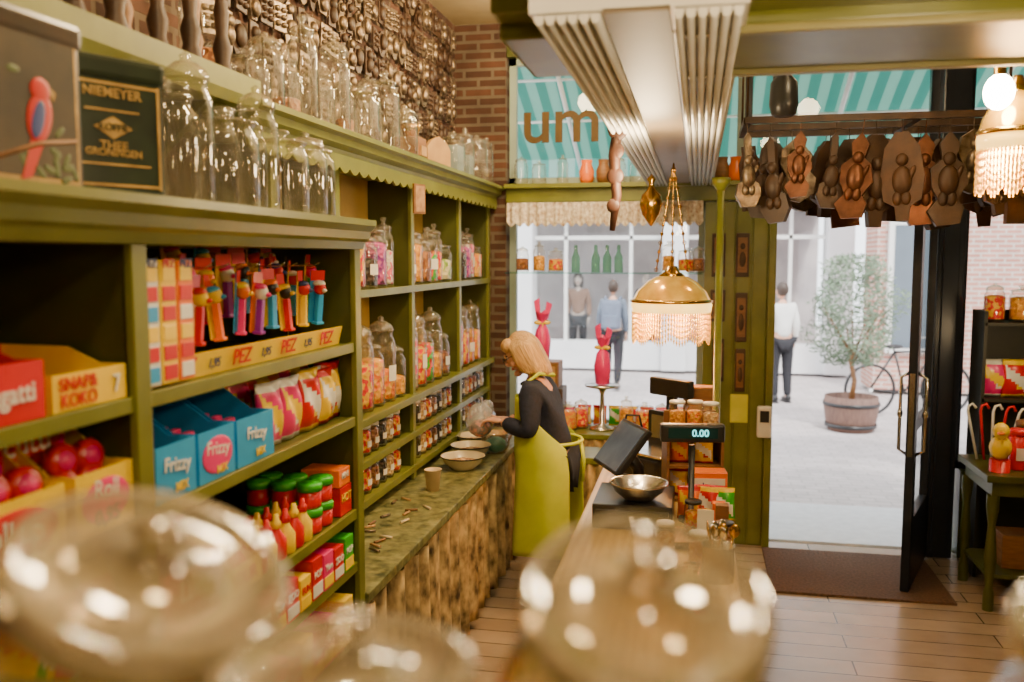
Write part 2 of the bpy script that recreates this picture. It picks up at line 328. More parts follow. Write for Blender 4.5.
ob('handlebar',B().tube([hd,(.34,0,1.0)],.014).tube([(.2,-.28,1.0),(.34,-.2,1.02),(.34,.2,1.02),(.2,.28,1.0)],.012).me('hb',STEEL),parent=bi)
# ------------------------------------------------------------ PEOPLE
def skinmesh(J,E,Rd,root,sub=2):
    ks=list(J); idx={k:i for i,k in enumerate(ks)}
    me=bpy.data.meshes.new('sk'); me.from_pydata([J[k] for k in ks],[(idx[a],idx[c]) for a,c in E],[]); o=bpy.data.objects.new('sk',me); COL.objects.link(o)
    o.modifiers.new('s','SKIN'); sm=o.modifiers.new('u','SUBSURF'); sm.levels=sub; sm.render_levels=sub
    for k in ks:
        r=Rd[k]; r=r if isinstance(r,tuple) else (r,r); me.skin_vertices[0].data[idx[k]].radius=r; me.skin_vertices[0].data[idx[k]].use_root=(k==root)
    bpy.context.view_layer.update()
    m=bpy.data.meshes.new_from_object(o.evaluated_get(bpy.context.evaluated_depsgraph_get())); bpy.data.objects.remove(o); return m
def hand(b,wr,d,sd,curl=.5,mi=0,side=1):
    d=Vector(d).normalized(); sd=Vector(sd).normalized(); nn=d.cross(sd).normalized()*side; wr=Vector(wr)
    M=Matrix((d,sd,nn)).transposed().to_4x4(); M.translation=wr+d*.045
    t=B().sph((0,0,0),(.05,.038,.015),seg=14).me('p'); b.add(t,mi,M)
    for i in range(4):
        off=(-.028+.019*i); ln=[.062,.075,.08,.07][i]
        p0=wr+d*.06+sd*off; p1=wr+d*.085+sd*off*1.05; a=curl*.5
        p2=p1+(d*cos(a)+nn*sin(a))*ln*.5; a=curl*1.3; p3=p2+(d*cos(a)+nn*sin(a))*ln*.3; a=curl*2; p4=p3+(d*cos(a)+nn*sin(a))*ln*.25
        b.add(skinmesh(dict(a=p0,b=p1,c=p2,d=p3,e=p4),[('a','b'),('b','c'),('c','d'),('d','e')],dict(a=.009,b=.009,c=.0085,d=.008,e=.006),'a',1),mi)
    p0=wr+d*.02+sd*.025; p1=wr+d*.045+sd*.05+nn*.01; p2=p1+(d*.8+sd*.3+nn*.4)*.03; p3=p2+(d*.9+nn*.5)*.022
    b.add(skinmesh(dict(a=p0,b=p1,c=p2,d=p3),[('a','b'),('b','c'),('c','d')],dict(a=.012,b=.011,c=.01,d=.007),'a',1),mi)
SKIN=mat('warm skin',(.74,.40,.26),(.66,.33,.21),12,.5,sss=.1); EYEW=mat('eye white',(.85,.83,.8),None,5,.2); LIP=mat('lips',(.5,.13,.1),None,5,.4)
def head(b,c,tilt,turn=0):
    M=Matrix.Translation(c)@Euler((tilt,0,turn)).to_matrix().to_4x4()
    h=B(); h.sph((0,0,0),(.076,.098,.118),0,seg=24)
    for v in h.bm.verts:
        x,y,z=v.co
        if z<0:
            k=1+z*2.6; v.co.x=x*k; v.co.y=y*(1+z*1.2)-(.0 if y>0 else .008)
    h.sph((0,-.104,-.012),(.014,.022,.024),0,(.35,0,0)).sph((0,-.098,.012),(.009,.014,.03),0,(.2,0,0)).sph((0,-.078,-.09),(.03,.026,.02),0)
    for s in (-1,1):
        h.sph((s*.031,-.084,.012),(.013,.011,.008),1).sph((s*.031,-.0945,.012),(.0055,.003,.0055),2).sph((s*.031,-.088,.026),(.02,.008,.005),2,(0,s*.15,0))
        h.sph((s*.077,.008,-.005),(.009,.018,.03),0).sph((s*.04,-.062,-.03),(.026,.022,.024),0)
    h.sph((0,-.096,-.052),(.024,.009,.005),3).sph((0,-.094,-.059),(.02,.009,.006),3)
    b.add(h.me('h'),None,M); return M
def human(name,label,cat,loc,rz,J,top,trou,shoe,hairm,hair='short',tilt=0,handdir=None,curl=.6,skin=SKIN,glasses=False):
    root=ob(name,None,loc,(0,0,rz),label=label,cat=cat)
    D=dict(pel=(0,0,.92),wai=(0,0,1.06),che=(0,0,1.26),nb=(0,0,1.42),nk=(0,-.01,1.50))
    for s,n in ((1,'L'),(-1,'R')):
        D.update({'sh'+n:(s*.165,0,1.385),'el'+n:(s*.20,.03,1.13),'wr'+n:(s*.21,-.04,.90),'hp'+n:(s*.09,0,.86),'kn'+n:(s*.10,-.02,.49),'an'+n:(s*.10,.02,.09),'to'+n:(s*.11,-.13,.03)})
    D.update(J); E=[('pel','wai'),('wai','che'),('che','nb'),('nb','nk')]
    rr=dict(pel=.125,wai=.105,che=.125,nb=.075,nk=.052)
    for n in 'LR':
        E+=[('che','sh'+n),('sh'+n,'el'+n),('el'+n,'wr'+n),('pel','hp'+n),('hp'+n,'kn'+n),('kn'+n,'an'+n),('an'+n,'to'+n)]
        rr.update({'sh'+n:.055,'el'+n:.042,'wr'+n:.027,'hp'+n:.085,'kn'+n:.055,'an'+n:.036,'to'+n:.03})
    b=B(); b.add(skinmesh(D,E,rr,'pel'),0)
    nk=Vector(D['nk']); hc=nk+Vector((0,-.025-.05*sin(tilt),.115)); M=head(b,hc,tilt)
    for s,n in ((1,'L'),(-1,'R')):
        w=Vector(D['wr'+n]); e=Vector(D['el'+n]); d=(w-e).normalized()
        if handdir: d=Vector(handdir[n])
        flat=abs(d.z)<.6
        hand(b,w,d,(-s,0,0) if flat else (0,-1,0),curl,0,side=-s if flat and s<0 else (1 if flat else s))
    ob('body',b.me('body',skin,EYEW,BLK,LIP),parent=root)
    E2=[('pel','wai'),('wai','che'),('che','nb')]; r2={k:rr[k]+.02 for k in rr}; J2={k:D[k] for k in ('pel','wai','che','nb')}
    for n in 'LR':
        E2+=[('che','sh'+n),('sh'+n,'el'+n),('el'+n,'wr'+n)]
        for k in ('sh','el','wr'): J2[k+n]=D[k+n]
        J2['wr'+n]=tuple(Vector(D['wr'+n])*.94+Vector(D['el'+n])*.06)
    r2['nb']=.066
    ob('sweater',B().add(skinmesh(J2,E2,r2,'pel'),0).me('top',top),parent=root)
    J3={k:D[k] for k in ('pel','hpL','knL','anL','hpR','knR','anR')}; r3={k:rr[k]+.02 for k in rr}; r3['pel']=.135
    E3=[('pel','hpL'),('hpL','knL'),('knL','anL'),('pel','hpR'),('hpR','knR'),('knR','anR')]
    ob('trousers',B().add(skinmesh(J3,E3,r3,'pel'),0).me('tr',trou),parent=root)
    for n in 'LR':
        a=Vector(D['an'+n]); t=Vector(D['to'+n]); dd=(t-a); dd.z=0; ang=math.atan2(dd.x,-dd.y)
        ob('shoe',B().sph((0,-.06,.045),(.048,.135,.045)).box((0,-.06,.012),(.085,.25,.022),bev=.008).sph((0,.03,.07),(.042,.05,.06)).me('shoe',shoe),(a.x,a.y,a.z-.09),(0,0,ang),parent=root)
    if hairm:
        b=B(); b.sph((0,.018,.020),(.085,.098,.112),0,seg=24)
        if hair=='long':
            def sh(u,v):
                a=-2.1+4.2*u
                zz=.132-.31*v*(.85+.15*cos(a)); k=min(1,v*3.2)**.6; w=(1.0+.10*sin(min(1,v)*pi)-.12*max(0,v-.8)*3); r=.096+.012*sin(u*34)*v*.35
                return (r*sin(a)*k*w*.95,.012+r*cos(a)*k*w*1.02,zz+.006*sin(u*47)*v)
            b.grid(sh,48,14,0)
            for s in (-1,1): b.sph((s*.04,-.05,.078),(.045,.045,.04),0,(.5,0,0))
        ho=ob('hair',b.me('hair',hairm),parent=root); ho.matrix_local=M
        if hair=='long': ho.modifiers.new('s','SOLIDIFY').thickness=.012
    if glasses:
        b=B()
        for s in (-1,1):
            b.tube([(s*.032+.022*cos(a),-.112,.008+.017*sin(a)) for a in [2*pi*k/16 for k in range(16)]],.0022,0,6,True).tube([(s*.054,-.112,.010),(s*.088,-.06,.012),(s*.090,.01,.008)],.0022,0,6)
        b.tube([(-.01,-.112,.010),(0,-.118,.013),(.01,-.112,.010)],.002,0,6)
        go=ob('glasses',b.me('gl',BLK),parent=root); go.matrix_local=M
    return root
NAVY=mat('navy knit',(.014,.018,.045),(.008,.011,.026),40,.85,bump=.3); TRD=mat('dark trousers',(.02,.02,.026),None,12,.8)
BLON=mat('blonde hair',(.74,.48,.20),(.34,.18,.06),24,.4,stretch=(6,6,.35),bump=.9); DHR=mat('dark hair',(.05,.03,.02),None,30,.5)
wo=human('person','person in navy sweater, glasses and lime green apron reaching over counter','person',(-.83,5.08,0),rad(-94),
  dict(pel=(0,.03,.88),wai=(0,.01,1.01),che=(0,-.03,1.17),nb=(0,-.075,1.31),nk=(0,-.105,1.365),shL=(.17,-.07,1.275),shR=(-.17,-.07,1.275),
   elL=(.215,-.05,1.05),elR=(-.20,-.08,1.05),wrL=(.12,-.25,1.10),wrR=(-.07,-.26,1.08),hpL=(.09,.03,.83),hpR=(-.09,.03,.83),knL=(.10,.02,.47),knR=(-.1,.01,.47),anL=(.1,.05,.09),anR=(-.1,.03,.09),toL=(.11,-.10,.03),toR=(-.11,-.12,.03)),
  NAVY,TRD,BLK,BLON,'long',rad(28),dict(L=(-.3,-.9,.0),R=(.3,-.9,.0)),.7,glasses=True)
LIME=mat('lime green cotton',(.50,.58,.03),(.40,.47,.02),7,.85,bump=.15)
def apron(u,v):
    z=1.24-.90*v; t=min(1,max(0,(v-.06)/.24)); w=1.10+1.15*t
    a=(u-.5)*2*w; yc=-.02+.05*min(1,v*2.2); rx=.180+.035*min(1,v*3)+.04*v; ry=.172+.03*min(1,v*3)+.04*v+.011*sin(u*30)*v
    return (rx*sin(a)+.01*sin(u*23)*v,yc-ry*cos(a)-.002,z+.02*sin(u*9)*v)
b=B(); b.grid(apron,56,26); ap=ob('apron',b.me('apron',LIME),parent=wo); ap.modifiers.new('s','SOLIDIFY').thickness=.004
ob('neck_strap',B().tube([(-.12,-.13,1.23),(-.11,-.12,1.31),(-.08,-.04,1.375),(0,.03,1.36),(.08,-.04,1.375),(.11,-.12,1.31),(.12,-.13,1.23)],.012,0,6).me('ns',LIME),parent=wo)
ob('waist_tie',B().tube([(.185*sin(a),.02-.175*cos(a),.985) for a in [1.9+k*.177 for k in range(15)]],.011,0,6).tube([(0,.19,.985),(.03,.215,.88),(.04,.21,.76)],.012,0,6).me('as',LIME),parent=wo)
ob('plastic_bag',B().sph((0,0,0),(.085,.11,.10),0,seg=18,lump=.1).sph((.04,0,.07),(.04,.05,.05),0,lump=.15).me('bag',thin('clear plastic',(.9,.9,.92),.6,.2,(.7,.7,.75),.25,(.8,.8,.85))),(-1.24,5.1,1.08),label='clear crinkled plastic bag of sweets held over counter',cat='bag')
ob('loose_candy',B().sph((0,0,0),(.06,.08,.05),0,seg=20,lump=.12).me('ca',mat('mixed sweets',(.7,.2,.1),(.15,.08,.06),60,.4,tex='vor')),(-1.24,5.1,1.03),label='small sweets inside clear plastic bag',cat='sweets',kind='stuff')
GREY=mat('grey jacket',(.14,.17,.22),None,12,.8)
m1=human('person','person in grey jacket walking away with a backpack','person',(-1.3,14.2,-.05),rad(178),dict(knL=(.10,-.14,.5),anL=(.1,-.16,.09),toL=(.1,-.3,.03),knR=(-.1,.04,.48),anR=(-.1,.2,.13),toR=(-.1,.07,.04)),GREY,TRD,BLK,DHR,'short')
ob('backpack',B().box((0,.2,1.2),(.3,.16,.45),0,bev=.05).box((0,.29,1.1),(.22,.05,.2),0,bev=.02).tube([(.1,.12,1.42),(.12,-.02,1.47),(.12,-.15,1.35)],.018).tube([(-.1,.12,1.42),(-.12,-.02,1.47),(-.12,-.15,1.35)],.018).me('bp',mat('blue grey canvas',(.16,.19,.26),None,10,.8)),parent=m1)
MS=mat('pale mannequin',(.62,.50,.42),None,10,.5)
human('mannequin','shop window mannequin in a brown coat','mannequin',(-2.25,17.3,0),0,dict(),mat('brown coat',(.25,.13,.08),None,8,.8),TRD,BLK,DHR,'long',skin=MS)
human('mannequin','shop window mannequin in a dark dress','mannequin',(-.95,17.3,0),0,dict(),TRD,TRD,BLK,None,skin=MS)
human('person','person in white shirt and dark jeans standing on street','person',(1.2,13.4,-.05),rad(200),dict(),WHT,TRD,BLK,DHR,'short')
# ------------------------------------------------------------ NEAR CABINET
SH=[1.735,1.475,1.145,.955,.70,.35]
cab=ob('display_cabinet',None,(-1.45,.9,0),label='tall olive green open shelf cabinet filled with sweet boxes',cat='cabinet')
b=B()
for y in (0,.81,2.06): b.box((0,y,1.03),(.56,.035,2.06),0,bev=.003); b.box((.285,y,1.03),(.02,.055,2.06),1,bev=.004)
b.box((.02,1.03,.05),(.5,2.1,.1),0)
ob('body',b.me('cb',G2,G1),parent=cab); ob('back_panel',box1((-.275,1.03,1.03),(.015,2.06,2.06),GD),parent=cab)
for z in SH:
    for (y0,y1) in ((.0175,.7925),(.8275,2.0425)):
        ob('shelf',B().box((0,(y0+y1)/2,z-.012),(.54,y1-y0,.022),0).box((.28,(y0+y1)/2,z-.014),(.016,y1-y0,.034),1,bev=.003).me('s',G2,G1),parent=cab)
prof=[(-.29,2.06),(.30,2.06),(.31,2.085),(.325,2.095),(.33,2.12),(.35,2.14),(.35,2.16),(-.29,2.16)]
ob('cornice',B().ex([(x,-.1,z) for x,z in prof],(0,2.2,0),0).me('co',G1),parent=cab)
XF=-1.17
GRB='open cartons of sweets on the cabinet shelves'
def cart(y0,y1,z,h,hb,dep,mo,mi_,label,txts=(),x=XF,front2=None):
    w=y1-y0; r=ob('sweet_carton',None,(x,(y0+y1)/2,z+.001),R90,label=label,cat='carton',group=GRB); b=B(); t=.004
    b.box((0,dep/2,t/2),(w,dep,t),0).box((0,t/2,h/2),(w,t,h),0).box((0,dep-t/2,hb/2),(w,t,hb),1)
    for s in (-1,1):
        xx=s*(w/2-t/2)-t/2
        b.ex([(xx,t,t),(xx,dep-t,t),(xx,dep-t,hb),(xx,dep*.45,hb*.98),(xx,dep*.2,h*1.0),(xx,t,h)],(t,0,0),0)
    b.box((0,t+.002,h/2),(w-.012,.002,h-.01),1)
    ob('carton_tray',b.me('ct',mo,mi_),parent=r)
    if front2: ob('printed_panel',B().sph((0,0,0),(w*.42,.002,h*.36),seg=20).me('pp',front2),(0,-.0015,h*.5),parent=r)
    for (s,sz,m,dx,dz,ro) in txts: text(s,sz,m,r,(dx*w,-.003,h*dz),(pi/2,ro,0))
    return r
cart(1.20,1.43,SH[0],.11,.14,.30,RED,CREAM,'red open carton with white lettering on shelf',[('Nougatti',.050,WHT,.0,.5,0)])
cart(1.45,1.67,SH[0],.075,.11,.30,YEL,RED,'yellow and red low open carton on shelf',[('SNAP&',.036,RED,-.18,.72,0),('KOKO',.036,RED,-.18,.3,0),('7',.05,WHT,.34,.5,0)])
for y in (1.24,1.31,1.38,1.49,1.56,1.62):
    ob('wrapped_bar',B().box((0,0,.02),(.22,.05,.035),0,bev=.01).box((-.13,0,.02),(.03,.045,.004),0).box((.13,0,.02),(.03,.045,.004),0).me('wb',random.choice([RED,YEL,ORG])),(-1.33,y,SH[0]+.006),label='foil wrapped nougat bar lying in open carton',cat='sweet',group='wrapped bars in cartons')
cart(1.20,1.47,SH[1],.13,.20,.32,YEL,CREAM,'yellow open carton with red panel and white lettering',[('Roll up',.062,WHT,-.05,.55,.12),('1,95',.045,RED,.2,.14,0)],front2=RED)
cart(1.50,1.68,SH[1],.13,.195,.30,YEL,CREAM,'yellow open carton with price lettering',[('0,95',.045,NVY,0,.25,0),('Roll',.05,WHT,0,.68,.1)],front2=PNK)
cart(1.42,1.64,SH[1]+.135,.10,.115,.12,PNK,CREAM,'pink and red carton stacked on other cartons',[('Lutti',.072,WHT,0,.55,0)],x=-1.30,front2=RED)
for (y,z,x) in [(1.25,.05,-1.23),(1.32,.05,-1.23),(1.39,.06,-1.23),(1.25,.11,-1.22),(1.34,.12,-1.22),(1.42,.115,-1.22),(1.28,.16,-1.27),(1.37,.165,-1.28),(1.54,.08,-1.23),(1.62,.08,-1.23),(1.55,.13,-1.24),(1.63,.125,-1.24)]:
    ob('candy_roll',B().lathe([(0,-.017),(.03,-.017),(.036,-.01),(.036,.01),(.03,.017),(0,.017)],18,0).lathe([(0,-.019),(.02,-.019),(.02,.019),(0,.019)],14,1).me('roll',RED,PNK),(x,y,SH[1]+z+.02),(rad(80),0,rad(80)),label='round red liquorice roll standing in yellow carton',cat='sweet',group='candy rolls in yellow cartons')
rk=ob('dispenser_rack',None,(-1.24,2.35,SH[0]),R90,label='yellow cardboard tray and wire rack for hanging candy dispensers',cat='display rack')
ob('tray',B().box((0,.05,.012),(1.12,.16,.02),0).ex([(-.56,-.03,.0),(.56,-.03,.0),(.56,-.045,.062),(-.56,-.045,.062)],(0,.006,0),0).me('ty',YEL),parent=rk)
for x in (-.42,-.14,.14,.42): text('PEZ',.06,RED,rk,(x,-.046,.032),(pi/2+.2,0,0))
for x in (-.28,0,.28): text('1,95',.035,NVY,rk,(x,-.044,.03),(pi/2+.2,0,0))
b=B()
for z in (.27,.14): b.tube([(-.25,.13,z),(.5,.13,z)],.003)
for x in (-.25,.5): b.tube([(x,.13,.02),(x,.13,.30)],.004)
for i in range(9): b.tube([(-.2+i*.085,.13,.27),(-.2+i*.085,.02,.27),(-.2+i*.085,.0,.28)],.002,0,5)
ob('wire_frame',b.me('wf',STEEL),parent=rk)
pals=[(RED,YEL,RED),(PNK,ORG,YEL),(BLU,BLK,ORG),(YEL,RED,NVY),(GRN,PNK,RED),(ORG,YEL,BLU),(PUR,WPL,PNK),(RED,BLK,YEL),(BLU,RED,WPL)]
for i in range(22):
    p=pals[(i*5+i//9)%9]; y=2.08+(i%8)*.105+.035*(i//8)+random.uniform(-.012,.012); xx=-1.245-.05*(i//8)
    r=ob('candy_dispenser',None,(xx,y,SH[0]+.07+.05*(i//8)+random.uniform(-.015,.015)),(random.uniform(-.12,.12),0,pi/2+random.uniform(-.4,.4)),label='coloured stick candy dispenser hanging on wire rack',cat='candy dispenser',group='hanging candy dispensers',sc=1.12)
    ob('stick',B().box((0,0,.045),(.022,.016,.09),0,bev=.003).box((0,0,.004),(.03,.024,.008),0,bev=.002).me('s',p[0]),parent=r)
    ob('dispenser_head',B().sph((0,0,.108),(.018,.018,.02),0).sph((0,-.017,.104),(.007,.01,.006),1).sph((0,.004,.122),(.02,.018,.010),1).me('h',p[1],p[2]),parent=r)
    ob('card',B().box((0,.014,.08),(.056,.002,.15),0).box((0,.0125,.145),(.056,.002,.03),1).me('c',[YEL,YEL,BLU,ORG,YEL][i%5],RED),parent=r)
for (y,c1,c2) in [(1.78,WPL,BLU),(1.85,YEL,RED),(1.92,ORG,WPL)]:
    r=ob('refill_strip',None,(-1.185,y,SH[0]+.01),R90,label='tall printed strip of candy refill packs',cat='sweet pack',group='candy refill strips')
    b=B().box((0,0,.14),(.062,.012,.28),0,bev=.002)
    for k in range(6): b.box((0,-.0065,.025+k*.045),(.05,.004,.034),1+(k%3),bev=.001)
    ob('pack',b.me('pk',c1,c2,RED,YEL),parent=r); text('PEZ',.028,RED if c1 is YEL else NVY,r,(0,-.009,.272))
for i,(y0,y1,s) in enumerate([(1.765,1.925,'Frizzy'),(1.94,2.11,'Frizzy'),(2.125,2.33,'Frizzy')]):
    cart(y0,y1,SH[1],.13,.19,.34,BLU,CREAM,'light blue open carton with pink and white lettering',[(s,.046,WHT,0,.62,.1),('MIX',.03,YEL,.1,.2,0)],front2=None if i!=1 else PNK)
    for k in range(3): ob('wrapped_bar',B().box((0,0,.06),(.02,.04,.11),0,bev=.004).me('wb',PNK),(-1.24-.05*k,(y0+y1)/2+.02*(k-1),SH[1]+.008),label='upright pink sachet in light blue carton',cat='sweet',group='sachets in blue cartons')
def pouch(w,h,t,m1,m2,m3):
    b=B()
    def f(u,v,s):
        bul=(max(0,sin(pi*u))**.5)*(max(0,sin(pi*min(1,max(0,(v-.07)/.86)))))**.5
        return ((u-.5)*w*(1-.06*sin(v*pi)),s*t/2*bul+.004*sin(u*9+v*7),v*h)
    b.grid(lambda u,v:f(u,v,1),12,14,0); b.grid(lambda u,v:f(u,v,-1),12,14,0)
    for f_ in b.bm.faces:
        c=f_.calc_center_median(); z=c.z/h; x=c.x/w
        f_.material_index=1 if z>.84 or z<.1 else (2 if (c.y<0 and abs(z-.5+.5*x)<.15 and abs(x)<.42) else (1 if c.y<0 and (z-.28)**2*3+(x-.15)**2<.02 else 0))
    bmesh.ops.remove_doubles(b.bm,verts=b.bm.verts,dist=.0002)
    return b.me('pouch',m1,m2,m3)
P=[pouch(.11,.16,.045,a,c,d) for a,c,d in [(PNK,WPL,YEL),(YEL,RED,WPL),(RED,YEL,WPL),(ORG,RED,YEL),(GRN,YEL,WPL),(PUR,PNK,WPL)]]
LB=['pink and white','yellow and red','red and yellow','orange and red','green and yellow','purple and pink']
def bag(i,x,y,z,rz=0,s=1,tilt=0,where='standing on shelf',group='bags of sweets on cabinet shelves',base=pi/2):
    return ob('sweet_bag',P[i],(x,y,z),(tilt,0,base+rz),label=LB[i]+' plastic bag of sweets '+where,cat='bag of sweets',group=group,sc=s)
y=2.40
for i,k in enumerate([0,2,0,1,2,0,1,1]): bag(k,-1.22-.02*(i%2),y,SH[1]+.002,random.uniform(-.25,.25),random.uniform(1.05,1.25)); y+=.068
for i in range(7): bag([0,2,1,3,0,1,2][i],-1.33,2.4+i*.075,SH[1]+.002,random.uniform(-.25,.25),1.4)
cart(1.78,2.02,SH[2],.16,.2,.3,PNK,CREAM,'pink and red open carton of chewy sweets',[('Lutti',.07,WHT,0,.6,.1)],front2=RED)
for i in range(4): bag([0,2,5,0][i],-1.25-.04*(i%2),1.81+.055*i,SH[2]+.10,random.uniform(-.3,.3),.95)
cart(2.04,2.24,SH[2],.075,.12,.3,YEL,RED,'yellow low open carton of spray bottles',[('SOUR',.05,RED,0,.5,0)])
def bottle(cb,cc):
    return B().lathe([(0,0),(.022,0),(.025,.006),(.025,.05),(.012,.07),(.011,.078),(0,.078)],14,0).lathe([(.0,.078),(.013,.078),(.013,.092),(.008,.098),(.006,.112),(0,.113)],12,1).me('bt',cb,cc)
BT=[bottle(RED,YEL),bottle(YEL,RED)]
for i in range(12): ob('candy_bottle',BT[i%2],(-1.2-.06*(i//6),2.27+.06*(i%6),SH[2]+.002),label=['red candy bottle with yellow cap on shelf','yellow candy bottle with red cap on shelf'][i%2],cat='candy bottle',group='small candy bottles',sc=1.2)
for i in range(4): ob('candy_bottle',BT[0],(-1.23,2.08+.045*i,SH[2]+.009),label='red candy bottle with yellow cap in carton',cat='candy bottle',group='small candy bottles')
TU=B().lathe([(0,0),(.035,0),(.037,.01),(.037,.055),(0,.055)],18,1).lathe([(0,.055),(.041,.055),(.041,.075),(.036,.08),(0,.08)],18,0).me('tub',GRN,RED)
for i in range(12): ob('candy_tub',TU,(-1.215-.09*(i%3),2.66+.088*((i//3)%2),SH[2]+.002+.082*(i//6)),label='red candy tub with bright green lid',cat='candy tub',group='green lidded candy tubs')
def packet(x,y,z,w,d,h,m,s,sz,mt,label,rz=0,m2=None,group='boxed sweets on shelves'):
    r=ob('sweet_box',None,(x,y,z+.001),(0,0,pi/2+rz),label=label,cat='box of sweets',group=group)
    b=B().box((0,0,h/2),(w,d,h),0,bev=.003)
    if m2: b.box((0,-d/2-.0005,h*.22),(w*.96,.002,h*.3),1)
    ob('carton',b.me('bx',m,m2 or m),parent=r)
    if s: text(s,sz,mt,r,(0,-d/2-.002,h*.6))
    return r
packet(-1.25,2.88,SH[2],.10,.14,.10,RED,'HOT',.04,YEL,'red box of sweets with yellow lettering')
packet(-1.25,2.87,SH[2]+.103,.10,.14,.06,ORG,'MINI',.03,WHT,'orange box of sweets stacked on red box')
y=2.06
for i in range(10):
    c=[RED,PNK,RED,ORG,RED,YEL,RED,PNK,RED,GRN][i]; hh=[.12,.10,.13,.11,.12,.10,.13,.12,.11,.12][i]
    packet(-1.24,y,SH[3],.075,.16,hh,c,['POP','FUN','Yum','POP','ZOO','FUN','POP','Yum','ZOO','POP'][i],.03,WHT if c!=YEL else RED,'upright bright sweet box packed on shelf',0,YEL if i%2 else WPL); y+=.088
for i in range(8): packet(-1.24,2.25+i*.084,SH[4],.078,.16,.12+.04*(i%2),[RED,PNK,RED,YEL][i%4],'POP',.03,WHT,'upright red sweet box packed on lower shelf',0,YEL)
for i in range(5): bag([2,0,5,2,3][i],-1.24,1.78+i*.05,SH[3]+.002,random.uniform(-.3,.3),.9)
for i in range(8): bag([2,0,1,2,3,4,0,2][i],-1.26,1.05+i*.085,SH[2]+.002,random.uniform(-.3,.3),1.5)
def tin(loc,rz,w,d,h,m,label,mk):
    r=ob('biscuit_tin',None,loc,(0,0,rz),label=label,cat='tin')
    ob('tin_body',B().box((0,0,h/2-.02),(w,d,h-.04),0,bev=.012).me('tb',m),parent=r)
    ob('lid',B().box((0,0,h-.025),(w+.01,d+.01,.05),0,bev=.012).me('tl',m),parent=r); mk(r,w,d,h); return r
DT=mat('dark lacquered tin',(.05,.025,.01),(.012,.009,.005),9,.3); GT=mat('dark green lacquered tin',(.022,.036,.018),(.01,.016,.01),9,.3)
OG=mat('old gold print',(.55,.36,.10),(.25,.14,.03),20,.4)
def mk1(r,w,d,h):
    y=-d/2-.001
    ob('printed_panel',B().box((0,y,h*.46),(w*.88,.002,h*.84),0).box((0,y-.001,h*.46),(w*.82,.002,h*.79),1).me('pp',OG,mat('aged picture ground',(.06,.04,.015),(.01,.009,.005),7,.4)),parent=r)
    b=B(); yy=y-.003
    b.sph((.01,yy,.185),(.026,.003,.024),0).sph((.005,yy,.135),(.032,.003,.05),0,(0,.25,0)).ex([(-.015,yy,.10),(.02,yy,.10),(-.02,yy,.02),(-.045,yy,.015)],(0,.002,0),0)
    b.ex([(.03,yy-.001,.195),(.048,yy-.001,.185),(.042,yy-.001,.168),(.033,yy-.001,.178)],(0,.002,0),1).sph((.0,yy-.002,.13),(.016,.002,.038),4,(0,.3,0)).tube([(-.1,y-.002,.05),(.0,y-.002,.085),(.1,y-.002,.10)],.005,2,5)
    for k in range(16): b.sph((random.uniform(-.1,.1),y-.002,random.choice([random.uniform(.03,.08),random.uniform(.02,.25)])),(.016,.0008,.007),3,(0,k*.7,0),8)
    ob('bird_picture',b.me('bp',mat('dull red print',(.5,.01,.005),None,8,.4),OG,WM,mat('leaf green',(.08,.11,.03),None,9,.5),NVY),parent=r)
def mk2(r,w,d,h):
    y=-d/2-.001; b=B()
    for (x,z,a,c) in [(0,.03,w*.9,.006),(0,h-.06,w*.9,.006),(-w*.44,h*.45,.006,h*.75),(w*.44,h*.45,.006,h*.75),(0,.075,w*.7,.004),(0,h*.62,w*.5,.004)]: b.box((x,y,z),(a,.002,c),0)
    b.ex([(0,y-.002,h*.58),(.045,y-.002,h*.5),(0,y-.002,h*.42),(-.045,y-.002,h*.5)],(0,.002,0),0)
    ob('gold_border',b.me('gb',OG),parent=r)
    text('NIEMEYER',.030,OG,r,(0,y-.002,h*.74)); text('KOFFIE',.022,GT,r,(0,y-.004,h*.5)); text('GRONINGEN',.022,OG,r,(0,y-.002,.10)); text('THEE',.028,OG,r,(0,y-.002,h*.37))
    ob('oval_panel',B().sph((w/2+.001,0,h*.45),(.002,d*.36,h*.32),0,seg=24).sph((w/2+.002,0,h*.45),(.002,d*.31,h*.28),1,seg=24).me('ov',OG,DT),parent=r)
tin((-1.33,1.52,2.161),pi/2-.05,.25,.2,.33,DT,'dark antique tin with red bird picture on ledge',mk1)
tin((-1.36,1.845,2.161),pi/2-.45,.25,.2,.31,GT,'dark green antique tea tin with gold borders on ledge',mk2)
# ------------------------------------------------------------ JARS
def jarmesh(r,h,neck=.8,seg=24):
    return B().lathe([(0,.004),(r*.92,0),(r,.012),(r,h*.78),(r*.95,h*.86),(r*neck,h*.92),(r*neck,h*.97),(r*(neck+.06),h)],seg,0).me('jar',JG)
def lidmesh(r,h,neck=.8,kind=0,seg=20):
    q_=r*neck
    if kind==0: pr=[(q_*.9,h*.99),(q_*1.12,h*1.0),(q_*1.14,h*1.02),(q_*.9,h*1.05),(q_*.3,h*1.08),(q_*.22,h*1.11),(q_*.4,h*1.15),(q_*.36,h*1.19),(0,h*1.205)]
    elif kind==1: pr=[(q_*.9,h*.99),(q_*1.1,h*1.0),(q_*1.1,h*1.02),(q_*.95,h*1.08),(q_*.55,h*1.13),(q_*.2,h*1.15),(q_*.28,h*1.19),(0,h*1.22)]
    else: pr=[(q_*1.06,h*.95),(q_*1.12,h*.95),(q_*1.12,h*1.04),(q_*1.05,h*1.06),(0,h*1.06)]
    return B().lathe(pr,seg,0)
TYPES={}
JL=thin('jar lid glass',(.93,.92,.86),.85,.06,(.55,.48,.35),.07,(.95,.9,.75),base=.12)
